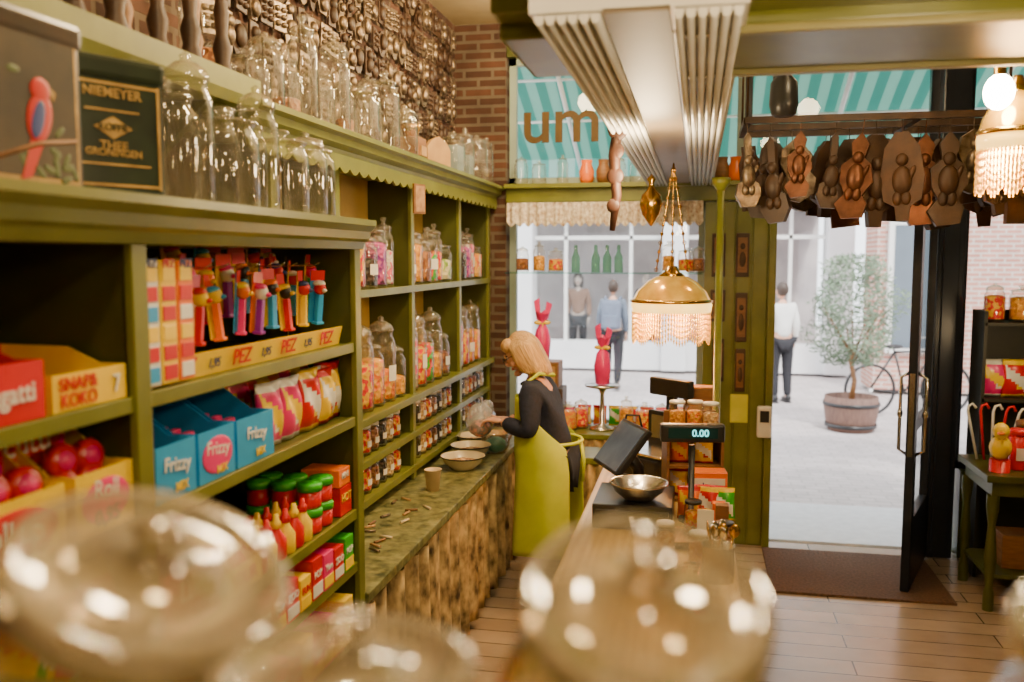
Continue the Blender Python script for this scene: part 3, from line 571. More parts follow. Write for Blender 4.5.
def jtype(k,r,h,neck,kind,lm=None): TYPES[k]=(r,h,jarmesh(r,h,neck),lidmesh(r,h,neck,kind).me('lid',lm or JL))
jtype('tall',.058,.24,.72,0); jtype('round',.062,.20,.8,1); jtype('big',.062,.30,.8,1); jtype('wide',.075,.19,.85,0); jtype('slim',.045,.26,.75,0)
jtype('spice',.045,.135,.85,2,WPL); jtype('spiceb',.045,.135,.85,2,BLK)
CANDY=[('red and yellow',(.85,.01,.01),(1,.55,.0)),('brown',(.24,.07,.015),(.45,.18,.05)),('white and pink',(.9,.82,.72),(.95,.12,.24)),('black liquorice',(.012,.01,.01),(.06,.03,.02)),('orange',(1,.22,.0),(.95,.48,.02)),
 ('multicoloured',(.06,.5,.02),(.9,.05,.02)),('golden yellow',(1,.52,.01),(.75,.3,.01)),('pale green',(.32,.55,.06),(.85,.82,.5)),('cream',(.85,.65,.33),(.65,.38,.14)),('purple',(.3,.02,.33),(.7,.1,.4))]
FILL={}
def fill(k,ci,lv):
    key=(k,ci,lv)
    if key not in FILL:
        r,h=TYPES[k][:2]; z=h*(.42+.18*lv); rr=r*.93
        pr=[(0,.016),(rr,.016)]+[(rr,.016+(z-.016)*i/5) for i in range(1,6)]+[(rr*.7,z+.008),(rr*.35,z+.01),(0,z+.006)]
        n,a,c=CANDY[ci]; m=mat('sweets '+n,a,c,55,.35,tex='vor',bump=1.0)
        FILL[key]=B().lathe(pr,20,0,lump=.02).me('fill',m)
    return FILL[key]
LABM=B().grid(lambda u,v:(1.012*sin((u-.5)*1.2),-1.012*cos((u-.5)*1.2),.0+v),6,1).me('lab',PAPER)
def jar(k,loc,ci=None,lv=1,group=None,where='on shelf',lab=False,rz=0,sc=1):
    r,h,jm,lm=TYPES[k]; nm=(CANDY[ci][0]+' sweets ') if ci is not None else ''
    o=ob('glass_jar',jm,loc,(0,0,rz),label=('glass jar '+(('of '+nm) if ci is not None else 'standing empty ')+where),cat='jar',group=group,sc=sc)
    ob('lid',lm,parent=o)
    if lab: ob('paper_label',LABM,(0,0,h*.3),parent=o,sc=(r*1.0,r*1.0,h*.22))
    if ci is not None: ob('loose_candy',fill(k,ci,lv),loc,(0,0,rz),label=nm+'filling a glass jar',cat='sweets',group='sweets inside jars',kind='stuff',sc=sc)
    return o
# ------------------------------------------------------------ FAR SHELVING
YP=[3.02,3.6,4.62,5.6,6.42]
sv=ob('wall_shelving',None,(-1.745,3.0,0),label='olive green wall shelving with scalloped cornice full of jars',cat='shelving')
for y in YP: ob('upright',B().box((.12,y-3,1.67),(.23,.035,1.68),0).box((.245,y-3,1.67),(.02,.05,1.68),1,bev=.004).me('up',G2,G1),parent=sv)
ob('back_panel',box1((.006,1.72,1.67),(.01,3.42,1.68),BACK),parent=sv)
for z,dx in ((1.88,0),(1.30,.03),(1.09,0),(.905,0)):
    ob('shelf',B().box((.125+dx/2,1.72,z-.012),(.235+dx,3.40,.022),0).box((.255+dx,1.72,z-.013),(.016,3.40,.036),1,bev=.004).me('s',G1,G1),parent=sv)
pr=[(.0,2.44),(.30,2.44),(.31,2.47),(.34,2.485),(.345,2.51),(.37,2.52),(.37,2.54),(.0,2.54)]
ob('cornice',B().ex([(x,-.28,z) for x,z in pr],(0,3.72,0),0).me('co',G1),parent=sv)
n=34; L_=3.7; pts=[(.30,-.27,2.45)]
for i in range(n):
    for k in range(7): a=k/6; pts.append((.30,-.27+L_*(i+a*.999)/n,2.40-.022*sin(pi*a)))
pts.append((.30,-.27+L_,2.45)); ob('valance',B().ex(pts,(.012,0,0),0).me('va',G1),parent=sv)
us=ob('wall_shelf',None,(-1.745,.4,0),label='thick olive green plank shelf high on wall',cat='shelf')
ob('board',B().ex([(0,0,2.50),(.355,0,2.50),(.37,0,2.53),(.37,0,2.59),(0,0,2.59)],(0,2.31,0),0).me('bo',G1),parent=us)
for y in (.2,1.2,2.1): ob('bracket',B().ex([(.0,y,2.5),(.3,y,2.5),(.05,y,2.25),(0,y,2.2)],(0,.03,0),0).me('br',G2),parent=us)
st('trim_8',B().box((-1.74,1.3,2.35),(.012,3.4,.45),0).me('dado',mat('warm brown plaster',(.12,.08,.035),(.08,.05,.02),5,.8)))
g1='sweet jars on upper shelf'; g2='sweet jars on middle shelf'
def free(y,r): return all(abs(y-p)>r+.03 for p in YP)
y=3.12; i=0
while y<6.36:
    k=['tall','round','tall','slim','wide'][i%5]; r=TYPES[k][0]
    if free(y,r): jar(k,(-1.585 if k!='wide' else -1.60,y,1.881),[6,0,3,4,5,0,2,1,7,9][(i*7)%10],random.randint(1,2),g1,lab=(i%3==0),rz=pi/2+random.uniform(-.3,.3),sc=1.15); i+=1; y+=.148
    else: y+=.02
y=3.14; i=0
while y<6.36:
    k=['big','tall','big','round','big'][i%5]; r=TYPES[k][0]
    if free(y,r): jar(k,(-1.575,y,1.301),[0,4,2,5,6,0,6,2,4,1][(i*3)%10],random.randint(0,2),g2,lab=(i%3==1),rz=pi/2+random.uniform(-.3,.3),sc=1.2); i+=1; y+=.16
    else: y+=.02
for z,gg in ((1.091,'small jars on lower shelf'),(.906,'small jars on bottom shelf')):
    y=3.1;i=0
    while y<6.36:
        if free(y,.045): jar('spice' if (i%3) else 'spiceb',(-1.56,y,z),[1,3,8,0][i%4],2,gg,lab=True,rz=pi/2,sc=1.0); i+=1; y+=.108
        else: y+=.02
for i,(x,y,k,s) in enumerate([(-1.27,2.10,'big',1.05),(-1.45,2.12,'slim',1.25),(-1.26,2.27,'wide',1.2),(-1.45,2.32,'tall',1.3),(-1.26,2.45,'big',1.0),(-1.27,2.62,'wide',1.15),(-1.45,2.56,'big',1.0),(-1.27,2.80,'round',1.15),(-1.44,2.76,'slim',1.1),(-1.28,2.93,'tall',.95)]):
    jar(k,(x,y,2.161),None,0,'empty jars on cabinet ledge','on cabinet ledge',sc=s)
for i in range(24):
    y=2.76+i*.15; k=['big','wide','tall','round','slim'][(i*3)%5]
    if any(abs(y-q)<.14 for q in (4.63,5.1,5.45,5.75)): continue
    jar(k,(-1.46 if i%2 else -1.60,y,2.541),None if i%4 else 1,0,'jars on top of wall shelving','on top of wall shelving',sc=1.05+.2*(i%3==0))
for i in range(14):
    y=1.15+i*.115
    ob('moulding_tool',B().lathe([(0,0),(.028,0),(.03,.02),(.022,.05),(.03,.09),(.018,.13),(.024,.2),(.014,.26),(.018,.3),(0,.31)],12,0).me('mt',WD if i%3 else WM),(-1.5+.03*(i%3),y,2.591),label='turned dark wooden mould tool standing on high shelf',cat='tool',group='turned tools on high shelf')
cg=ob('coffee_grinder',None,(-1.5,4.63,2.541),R90,label='small wooden box coffee grinder on shelving top',cat='coffee grinder')
ob('body',B().box((0,0,.06),(.15,.13,.12),0,bev=.006).box((0,-.07,.05),(.09,.01,.05),1).me('b',WM,WL),parent=cg); ob('hopper',B().lathe([(0,.12),(.03,.12),(.055,.17),(.055,.19),(0,.19)],16,0).me('h',BRASS),parent=cg)
ob('crank',B().tube([(0,0,.19),(0,0,.22),(.08,0,.225)],.005).sph((.08,0,.24),(.014,.014,.018)).me('c',BLK),parent=cg)
ob('wooden_plaque',B().ex([(-.12,0,0),(.12,0,0),(.12,0,.12),(.08,0,.16),(0,0,.19),(-.08,0,.16),(-.12,0,.12)],(0,.02,0)).me('pl',WL),(-1.48,5.1,2.541),(0,0,pi/2-.3),label='arched tan wooden plaque standing on shelving',cat='plaque')
for (y,s) in [(5.45,1),(5.75,.85)]:
    ob('decorative_box',B().box((0,0,.09),(.16,.12,.18),0,bev=.008).box((0,0,.185),(.17,.13,.02),1,bev=.006).me('db',mat('pale blue enamel',(.25,.33,.36),None,9,.4),TINM),(-1.5,y,2.541),R90,label='pale enamel storage box on shelving top',cat='box',group='enamel boxes',sc=s)
def mould(v):
    b=B()
    if v==0: b.box((0,0,.075),(.07,.012,.15),0,bev=.004).sph((0,-.01,.105),(.022,.02,.028),0).sph((0,-.01,.055),(.026,.022,.04),0)
    elif v==1:
        b.box((0,0,.06),(.09,.012,.12),0,bev=.004)
        for x in (-.022,.022):
            for z in (.03,.06,.09): b.sph((x,-.008,z),(.017,.014,.012),0)
    elif v==2: b.ex([(.05*cos(a),0,.07+.07*sin(a)) for a in [2*pi*k/14 for k in range(14)]],(0,.012,0)).sph((0,-.008,.08),(.03,.02,.045),0)
    else: b.ex([(-.03,0,0),(.03,0,0),(.045,0,.05),(.02,0,.09),(.035,0,.13),(0,0,.16),(-.035,0,.13),(-.02,0,.09),(-.045,0,.05)],(0,.014,0)).sph((0,-.008,.045),(.03,.018,.035),0).sph((0,-.006,.12),(.02,.015,.022),0)
    b.tube([(0,-.002,.15),(0,-.01,.165),(0,.01,.17)],.002,0,5)
    return b
MD=[mould(i).me('mould',m) for i in range(4) for m in (TINM,WD)]
for r_ in range(6):
    for c_ in range(30):
        ob('chocolate_mould',MD[random.randrange(8)],(-1.715,3.0+c_*.112+random.uniform(-.015,.015),2.64+r_*.165+random.uniform(-.02,.02)),(0,random.uniform(-.15,.15),pi/2+random.uniform(-.15,.15)),label='old tin chocolate mould hanging on brick wall',cat='chocolate mould',group='tin moulds on brick wall')
ob('hanging_note',B().box((0,0,0),(.10,.01,.15),0).box((0,-.006,0),(.08,.003,.13),1).me('hn',WM,mat('aged leaflet',(.5,.3,.15),(.25,.12,.05),30,.6)),(-1.40,4.45,2.33),(0,0,pi/2-.3),label='small framed paper notice hanging from cornice',cat='notice')
# ------------------------------------------------------------ LEFT COUNTER
ct=ob('shop_counter',None,(-1.45,4.58,0),label='long low counter frame with fabric curtain front',cat='counter')
b=B().box((0,0,.76),(.52,3.15,.04),0)
for y in (-1.54,-.6,.5,1.54):
    for x in (-.24,.2): b.box((x,y,.38),(.05,.05,.76),0,bev=.004)
b.box((0,0,.1),(.5,3.1,.03),0)
ob('frame',b.me('cf',G2),parent=ct)
st_c=mat('patterned burlap',(.66,.48,.22),(.05,.032,.016),18,.9,bump=.3,stretch=(1,1,.6))
b=B(); b.grid(lambda u,v:(.268+(.026+.012*v)*sin(u*2*pi*18+sin(u*31))+.008*sin(u*170),-1.55+3.1*u,.76-.7*v),420,8)
cu=ob('curtain',b.me('cu',st_c),parent=ct); cu.modifiers.new('s','SOLIDIFY').thickness=.003
ob('countertop',B().box((0,0,0),(.60,3.24,.04),0,bev=.006).me('tp',WOODT),(-1.442,4.60,.805),label='worn dark green painted wooden countertop with scuffed edge',cat='countertop')
CTZ=.8255
def bowl(r,h,m1,m2,m3): return B().lathe([(0,.004),(r*.5,0),(r*.55,.006),(r*.85,h*.5),(r,h),(r*1.03,h+.003)],28,0).lathe([(r*1.03,h+.003),(r*.97,h+.001),(r*.82,h*.52),(r*.5,.012),(0,.010)],28,1).lathe([(r*1.03,h+.003),(r*1.045,h),(r*1.03,h-.004)],28,2).me('bowl',m1,m2,m3)
EW=mat('ivory enamel',(.66,.57,.38),(.55,.45,.28),8,.25)
for i,(x,y,r,m) in enumerate([(-1.30,4.92,.125,EW),(-1.33,5.22,.12,EW),(-1.38,5.52,.115,EW),(-1.25,5.62,.10,WL)]):
    ob('mixing_bowl',bowl(r,.075,m,m,BLK if i<3 else WM),(x,y,CTZ),label='shallow ivory enamel bowl of sweets on counter' if i<3 else 'small wooden bowl on counter',cat='bowl',group='bowls on counter')
    ob('loose_candy',B().lathe([(0,.012),(r*.6,.02),(r*.8,.04),(r*.5,.052),(0,.056)],20,0,lump=.04).me('lc',mat('bowl sweets %d'%i,(.8,.5,.2),(.3,.12,.05),60,.5,tex='vor',bump=.8)),(x,y,CTZ),label='small sweets heaped in shallow bowl',cat='sweets',kind='stuff')
ob('glass_dish',B().lathe([(0,0),(.06,0),(.085,.05),(.09,.12),(.08,.125),(.075,.06),(0,.02)],20,0).sph((0,0,.05),(.07,.07,.05),1).me('gd',JG,mat('teal candy',(.05,.25,.22),None,20,.3)),(-1.21,5.38,CTZ),label='glass dish of green sweets on counter',cat='dish')
ob('paper_cup',B().lathe([(0,.003),(.028,0),(.038,.095),(.041,.097),(.036,.094),(.027,.006),(0,.006)],20,0).me('pc',mat('tan paper cup',(.72,.55,.32),None,9,.7)),(-1.33,4.42,CTZ),label='tan paper cup standing on counter',cat='cup',sc=1.15)
for i in range(16):
    ob('candy_stick',B().tube([(-.03,0,.008),(.03,0,.008)],.006,0,8).me('cs',[WM,EW,TINM,WL][i%4]),(-1.34+random.uniform(-.12,.1),3.3+i*.06,CTZ),(0,0,random.uniform(0,3)),label='small stick sweet lying on counter',cat='sweet',group='sticks scattered on counter')
# ------------------------------------------------------------ RIGHT COUNTER
rc=ob('sales_counter',None,(-.15,3.2,0),label='wooden sales counter with olive painted panelled front',cat='counter')
b=B().box((0,0,.47),(.52,3.0,.86),0).box((0,0,.05),(.54,3.02,.1),0)
for y in (-1.2,-.6,0,.6,1.2):
    for x in (-.262,.262): b.box((x,y,.5),(.015,.5,.68),0,bev=.006)
ob('body',b.me('rb',G2),parent=rc)
ob('countertop',B().box((0,0,0),(.62,3.1,.04),0,bev=.008).me('rt',OAK),(-.155,3.2,.925),label='light oak plank countertop on sales counter',cat='countertop')
RZ=.9455
dr=ob('cash_drawer',None,(-.24,3.72,RZ),label='black metal cash drawer on sales counter',cat='cash drawer')
ob('body',B().box((0,0,.05),(.32,.36,.10),0,bev=.006).me('cd',BLK),parent=dr); ob('drawer',B().box((0,-.183,.045),(.29,.01,.07),0,bev=.003).cyl((0,-.19,.05),.01,.006,1,(pi/2,0,0)).me('cd2',BLK,STEEL),parent=dr)
ob('steel_bowl',bowl(.115,.07,STEEL,STEEL,STEEL),(-.22,3.64,RZ+.102),label='shiny stainless steel bowl on cash drawer',cat='bowl')
mo=ob('touch_screen',None,(-.30,4.1,RZ),(0,0,rad(-65)),label='black touch screen till tilted on stand',cat='till')
ob('screen',B().box((0,0,0),(.32,.03,.25),0,bev=.008).box((0,-.0165,0),(.29,.002,.22),1).me('sc',BLK,mat('screen glow',(.10,.13,.18),(.04,.05,.08),5,.1,emit=.3)),(0,-.03,.22),(rad(-38),0,0),parent=mo)
ob('stand',B().box((0,.02,.015),(.2,.18,.03),0,bev=.008).tube([(0,.06,.02),(0,.05,.12),(0,-.01,.20)],.03).me('sd',BLK),parent=mo)
cdp=ob('customer_display',None,(-.01,3.72,RZ),(0,0,rad(8)),label='black customer price display on a pole',cat='display')
ob('pole',B().cyl((0,0,.16),.013,.32,0).cyl((0,0,.008),.05,.016,0).me('po',BLK),parent=cdp)
ob('display_housing',B().box((0,0,.37),(.26,.05,.075),0,bev=.01).me('dh',BLK),parent=cdp); ob('screen',B().box((0,-.0265,.372),(.2,.002,.042),0).me('ds',mat('display panel',(.01,.05,.06),None,8,.15)),parent=cdp)
text('0.00',.04,mat('cyan digits',(.2,.9,.95),(.2,.9,.95),1,.3,emit=2),cdp,(.03,-.029,.372))
sc_=ob('shop_scale',None,(-.20,4.5,RZ),(0,0,rad(-40)),label='black weighing scale with flat pan on counter',cat='scale')
ob('body',B().box((0,0,.06),(.3,.28,.1),0,bev=.015).box((0,.13,.2),(.3,.03,.2),0,bev=.01).box((0,.13,.36),(.05,.03,.16),0).box((0,.125,.43),(.26,.05,.09),0,bev=.01).me('sb',BLK),parent=sc_); ob('pan',B().box((0,0,.125),(.32,.26,.012),0,bev=.005).me('sp',STEEL),parent=sc_)
ob('keypad',B().box((0,.113,.22),(.24,.004,.12),0).me('kp',STEEL),parent=sc_)
cbx=ob('wooden_crate',None,(-.01,4.12,RZ),(0,0,.15),label='stacked brown wooden display crate with sweet packets',cat='crate')
b=B()
for z in (0,.15,.30): b.box((0,0,z+.006),(.24,.2,.012),0)
for x in (-.12,.12): b.box((x,0,.16),(.012,.2,.32),0)
b.box((0,.1,.19),(.24,.01,.38),0); ob('crate_body',b.me('cr',WM),parent=cbx)
for (x,z,c) in [(-.06,.014,1),(.05,.014,3),(-.06,.164,3),(.05,.164,1)]: bag(c,-.01+x,4.08,RZ+z,random.uniform(-.3,.3),.8,0,'in wooden crate','bags in wooden crate',0)
for i,(x,y) in enumerate([(-.08,4.14),(.0,4.16),(.07,4.12)]): jar('spice',(x,y,RZ+.314),[6,4,8][i],1,'small jars in crate','in wooden crate',sc=.85)
ts_=ob('wooden_stand',None,(.02,4.62,RZ),label='tall narrow wooden display stand on counter',cat='display stand')
ob('panel',B().box((0,0,.22),(.16,.1,.44),0,bev=.01).box((0,-.055,.3),(.1,.01,.1),1).box((0,-.055,.13),(.1,.01,.12),1).me('p',WM,WL),parent=ts_)
ob('change_tray',B().box((0,0,.012),(.17,.24,.018),0,bev=.006).box((0,0,.024),(.14,.2,.006),1).me('ct',BLK,STEEL),(-.06,3.44,RZ),(0,0,.2),label='black coin tray on sales counter',cat='tray')
rr_=ob('sweet_box',None,(.06,3.88,RZ),(0,0,.1),label='orange and white box of sweets on counter',cat='box of sweets')
ob('carton',B().box((0,0,.09),(.15,.1,.18),0,bev=.004).box((0,-.0515,.12),(.13,.003,.07),1).me('ob',ORG,WPL),parent=rr_); text('drop',.045,NVY,rr_,(0,-.054,.12))
for i in range(5): bag([3,1,2,3,4][i],-.02+.036*i,3.74+.035*(i%2),RZ+.002,random.uniform(-.3,.3),.85,rad(-12),'on sales counter','sweet bags on sales counter',0)
for i,(x,y,h,m) in enumerate([(.10,3.62,.11,ORG),(.045,3.60,.08,YEL),(.11,3.52,.13,WM),(.05,3.50,.09,RED),(.115,3.43,.08,WL),(.11,3.20,.05,NVY)]):
    packet(x,y,RZ,.05,.05,h,m,'',.02,WHT,'small coloured carton of sweets on sales counter',-pi/2,WPL,group='small cartons on sales counter')
for i,(x,y,c) in enumerate([(.0,3.62,4),(-.10,3.30,8),(.115,3.34,1),(.02,3.2,6)]): jar('spice' if i%2 else 'spiceb',(x,y,RZ),c,1,'small jars on sales counter','on sales counter',sc=.8)
ob('menu_card',B().ex([(-.03,0,0),(.03,0,0),(.03,.02,.16),(-.03,.02,.16)],(0,.002,0)).ex([(-.03,.045,0),(.03,.045,0),(.03,.022,.16),(-.03,.022,.16)],(0,.002,0)).me('mn',PAPER),(.045,3.30,RZ),label='folded white card standing on counter',cat='card')
ob('metal_can',B().lathe([(0,.003),(.045,0),(.045,.1),(.047,.102),(.043,.1),(.043,.006),(0,.006)],20,0).me('cn',STEEL),(.085,3.04,RZ),label='metal can holding scoops and pens',cat='can',sc=1.2)
for i in range(8):
    a=i*.785; ob('scoop',B().tube([(0,0,0),(0,0,.15)],.004,0,6).sph((0,0,.165),(.018,.006,.025),0).me('sp',STEEL if i%2 else BRASS),(.085+.02*cos(a),3.04+.02*sin(a),RZ+.01),(.2*sin(a)*-1,.2*cos(a),a),label='small metal scoop standing in can',cat='scoop',group='scoops in metal can')
for i in range(12): ob('coin',B().cyl((0,0,.002),.012,.003,0).me('co',BRASS),(-.12+.035*(i%5)+.01*i,3.08+.02*(i//2),RZ),label='brass coin lying on counter',cat='coin',group='coins on counter')
for i in range(3): ob('price_card',B().box((0,0,.001),(.07,.1,.002),0).box((0,.02,.0025),(.05,.03,.001),1).me('pc',PAPER,RED),(-.08+.06*i,2.92-.1*i,RZ),(0,0,.3*i),label='small printed paper card lying on counter',cat='card',group='cards lying on counter')
ob('green_post',B().cyl((0,0,.72),.018,1.44,0,seg=14).lathe([(0,0),(.05,0),(.05,.02),(.02,.05),(.02,.06)],16,0).lathe([(.018,1.40),(.04,1.43),(.045,1.46),(0,1.46)],16,0).me('gp',G1),(.10,4.40,RZ),label='turned olive green post standing on counter',cat='post')
# ------------------------------------------------------------ LAMPS
def lamp(loc,label,chain_top,fringe=.2,R_=.2,nb_=90,e=22):
    L0=ob('pendant_lamp',None,loc,label=label,cat='pendant lamp')
    ob('lamp_shade',B().lathe([(R_*.28,.15),(R_*.4,.145),(R_*.62,.12),(R_*.88,.07),(R_,.02)],32,0).lathe([(R_,.02),(R_*1.03,0),(R_*1.0,-.035),(R_*.97,-.035),(R_*.98,0),(R_*.85,.065),(R_*.4,.135)],32,1).me('sh',AMB,CRG),parent=L0)
    ob('brass_rim',B().lathe([(R_*1.0,.012),(R_*1.05,.014),(R_*1.06,.024),(R_*1.0,.03)],32,0).me('rm',BRASS),parent=L0)
    ob('brass_cap',B().lathe([(0,.2),(R_*.12,.2),(R_*.2,.17),(R_*.34,.15),(R_*.3,.14),(0,.14)],24,0).me('rm',BRASS),parent=L0)
    b=B()
    for i in range(nb_):
        a=2*pi*i/nb_; r=R_*.985; ln=fringe*(.8+.2*abs(sin(a*6)))
        b.cyl((r*cos(a),r*sin(a),-ln/2-.03),.0026,ln,0,seg=5)
        for k in range(6): b.sph((r*cos(a),r*sin(a),-.04-ln*k/6),(.005,.005,.008),0,seg=6)
    ob('bead_fringe',b.me('bf',BEAD),parent=L0,kind='stuff')
    ob('bulb',B().sph((0,0,.03),(.03,.03,.04)).me('bu',BULB),parent=L0)
    for s_ in (-1,0,1):
        b=B(); b.tube([(s_*.08*(1-k/12),0,.17+k*(chain_top-.17)/12) for k in range(13)],.004,0,6)
        for k in range(12): b.lathe([(.008,-.006),(.012,0),(.008,.006)],8,0,((s_*.08*(1-k/12)),0,.18+k*(chain_top-.17)/12),(pi/2,0,k))
        ob('chain',b.me('ch',BRASS),parent=L0)
    light('POINT',(loc[0],loc[1],loc[2]-.07),e,(1,.58,.22),.05,name='lamp_light')
    return L0
l1=lamp((-.13,4.7,1.79),'lit amber glass pendant lamp with brass rim and bead fringe',.72,fringe=.17,e=26)
ob('counterweight',B().lathe([(0,.42),(.01,.43),(.045,.48),(.06,.53),(.05,.58),(.02,.61),(.012,.64),(.025,.66),(0,.69)],20,0).me('cw',BRASS),(-.11,.0,-.02),parent=l1)
lamp((.99,3.2,2.41),'lit amber glass lamp with long bead fringe near beam',.12,fringe=.15,R_=.11,nb_=60,e=44)
bl=ob('light_bulb',None,(.90,3.08,2.54),label='bare glowing warm light bulb on a brass fitting',cat='light bulb')
ob('glass',B().sph((0,0,0),(.045,.045,.055)).me('g',BULB),parent=bl); ob('socket',B().cyl((0,0,.07),.018,.05,0).tube([(0,0,.08),(0,0,.3)],.004).me('s',BRASS),parent=bl)
sl=ob('spot_light',None,(.34,4.0,2.62),label='black hanging lantern style spotlight',cat='spotlight')
ob('lamp_housing',B().lathe([(0,.24),(.02,.24),(.03,.2),(.03,.17),(.055,.14),(.06,.05),(.05,.01),(.035,0),(0,0)],18,0).tube([(0,0,.24),(0,0,1.06)],.006).me('h',BLK),parent=sl)
ob('leather_strap',B().tube([(0,0,0),(.01,0,.14),(-.01,0,.3),(0,0,.45)],[.012,.022,.026,.02],0,6).sph((0,-.01,.42),(.045,.015,.06)).sph((0,-.012,.32),(.03,.012,.035)).sph((0,-.012,.22),(.035,.012,.035)).sph((0,-.012,.10),(.028,.012,.03)).tube([(0,0,.4),(0,0,.55)],.003).me('ls',LEATH),(-.345,3.7,2.14),(0,.05,0),label='dark leather harness strap with pendants hanging from soffit',cat='strap')
def outline(v):
    if v==0: return [(-.02,0),(.02,0),(.025,.05),(.06,.07),(.07,.15),(.055,.25),(.02,.30),(-.02,.30),(-.055,.25),(-.07,.15),(-.06,.07),(-.025,.05)]
    if v==1: return [(-.05,0),(.05,0),(.05,.22),(.03,.26),(.03,.30),(-.03,.30),(-.03,.26),(-.05,.22)]
    if v==2: return [(-.05,.02),(.0,.0),(.06,.03),(.075,.09),(.05,.13),(.07,.19),(.04,.24),(.0,.26),(-.045,.23),(-.06,.17),(-.04,.12),(-.07,.07)]
    if v==3: return [(-.03,.0),(.04,.01),(.05,.06),(.03,.09),(.06,.14),(.045,.2),(.02,.22),(.03,.27),(0,.31),(-.03,.27),(-.02,.22),(-.055,.19),(-.05,.13),(-.03,.09),(-.06,.05)]
    return [(-.012,.12),(-.045,.10),(-.055,.05),(-.03,0),(.03,0),(.055,.05),(.045,.10),(.012,.12),(.014,.3),(.0,.32),(-.014,.3)]
HM=[]
COP=mat('dark copper',(.24,.10,.05),(.08,.035,.02),20,.4,.8,bump=.4)
for v in range(5):
    for m in (WD,TINM if v in (2,4) else mat('medium carved wood',(.11,.05,.02),(.045,.02,.01),14,.5,bump=.5),COP if v%2 else WD):
        b=B(); o_=outline(v); b.ex([(x,0,z) for x,z in o_],(0,.03,0),0)
        cx=sum(x for x,z in o_)/len(o_); cz=sum(z for x,z in o_)/len(o_)
        b.sph((cx,-.002,cz),(.032,.022,.05),0).sph((cx,-.002,cz+.07),(.02,.018,.022),0).sph((cx+.012,-.002,cz-.06),(.016,.014,.024),0).sph((cx-.015,-.002,cz-.06),(.016,.014,.024),0).sph((cx+.028,-.002,cz+.02),(.01,.01,.03),0,(0,.4,0))
        zt=max(z for x,z in o_); b.tube([(0,.012,zt-.01),(0,.012,zt+.05)],.002,0,5); HM.append((b.me('hm',m),zt+.05))
rkk=ob('hanging_rack',None,(.95,4.6,2.66),label='dark rectangular wooden rack hung from ceiling on rods',cat='rack')
b=B()
for y in (-.25,.25,0): b.box((0,y,0),(1.5,.03,.03),0)
for x in (-.74,0,.74): b.box((x,0,.0),(.03,.5,.03),0)
for x in (-.74,.74): 
    for y in (-.25,.25): b.tube([(x,y,0),(x,y,1.02)],.006,0,6)
ob('frame',b.me('rf',WD),parent=rkk)
nmz=['paddle shaped','rectangular','bird shaped','figure shaped','spoon shaped']
for i in range(42):
    row=i//14; x=.24+(i%14)*.107+random.uniform(-.02,.02)+.03*row; y=[4.35,4.6,4.85][row]; v=random.randrange(15); me_,zt=HM[v]; s=random.uniform(.95,1.4)
    ob('carved_board',me_,(x,y-.02+.05*(i%2),2.655-zt*s),(0,random.uniform(-.15,.15),random.uniform(-.5,.5)),label=nmz[v//3]+' carved biscuit mould hanging from rack',cat='biscuit mould',group='carved moulds hanging above door',sc=s)
for i in range(8):
    v=(i*4)%15; me_,zt=HM[v]; s=.85+.1*(i%3); ob('carved_board',me_,(1.18+.085*i,3.95+.05*(i%2),2.50-zt*s),(0,.1*(i%3-1),.2),label=nmz[v//3]+' carved biscuit mould hanging from beam',cat='biscuit mould',group='carved moulds hanging above door',sc=s)
ob('hanging_rail',B().tube([(1.15,3.97,2.5),(1.9,3.97,2.5)],.012).tube([(1.2,3.97,2.5),(1.2,3.97,3.7)],.006).tube([(1.85,3.97,2.5),(1.85,3.97,3.7)],.006).me('rl',WD),label='dark rail hung from ceiling holding wooden boards',cat='rail')
# ------------------------------------------------------------ WINDOW DECOR
LACE=mat('cream and brown lace',(.92,.88,.78),(.4,.28,.18),40,.8)
ob('window_valance',B().grid(lambda u,v:(-1.34+1.37*u,6.33+.012*sin(u*2*pi*22),2.42-.14*v-(.03*abs(sin(u*pi*22)))*v),200,6).me('vl',LACE),label='gathered cream lace valance below transom bar',cat='valance')
ob('glass_shelf',B().box((0,0,0),(1.36,.2,.01),0).me('gs',thin('green glass',(.75,.92,.85),.4,.03,(.3,.5,.42))),(-.65,6.3,1.925),label='narrow glass shelf hung across shop window',cat='shelf')
GBM=thin('green bottle glass',(.55,.8,.6),.4,.05,(.2,.4,.25))
for i,x in enumerate((-1.22,-1.1,-.98,-.84,-.7,-.62,-.54,-.2,-.08,.0)):
    if 3<=i<=6: ob('green_bottle',B().lathe([(0,0),(.03,0),(.032,.1),(.014,.14),(.012,.19),(0,.19)],14,0).me('gb',GBM),(x,6.3,1.931),label='slim green glass bottle on glass shelf',cat='bottle',group='green bottles on window shelf')
    else: jar(['round','tall','wide'][i%3],(x,6.3,1.931),[1,6,0][i%3],1,'jars on window shelf','on window shelf',sc=.75)
for x,k,s in [(-1.25,'round',.8),(-1.12,'wide',.7),(-.95,'tall',.7),(-.55,'round',.75),(-.42,'wide',.8),(.3,'round',.7),(.5,'tall',.7)]: jar(k,(x,6.40,2.556),None,0,'jars on transom bar','on transom bar above window',sc=s)
for i,(x,m) in enumerate([(-.78,ORG),(-.66,WM),(-.30,WM),(-.18,TINM),(.15,WM),(.24,ORG)]):
    ob('ceramic_vase',B().lathe([(0,0),(.04,0),(.05,.03),(.055,.08),(.035,.13),(.04,.16),(.033,.155),(0,.1)],18,0).me('cv',m),(x,6.40,2.556),label=('orange' if m is ORG else 'brown')+' ceramic vase on transom bar',cat='vase',group='vases on transom bar')
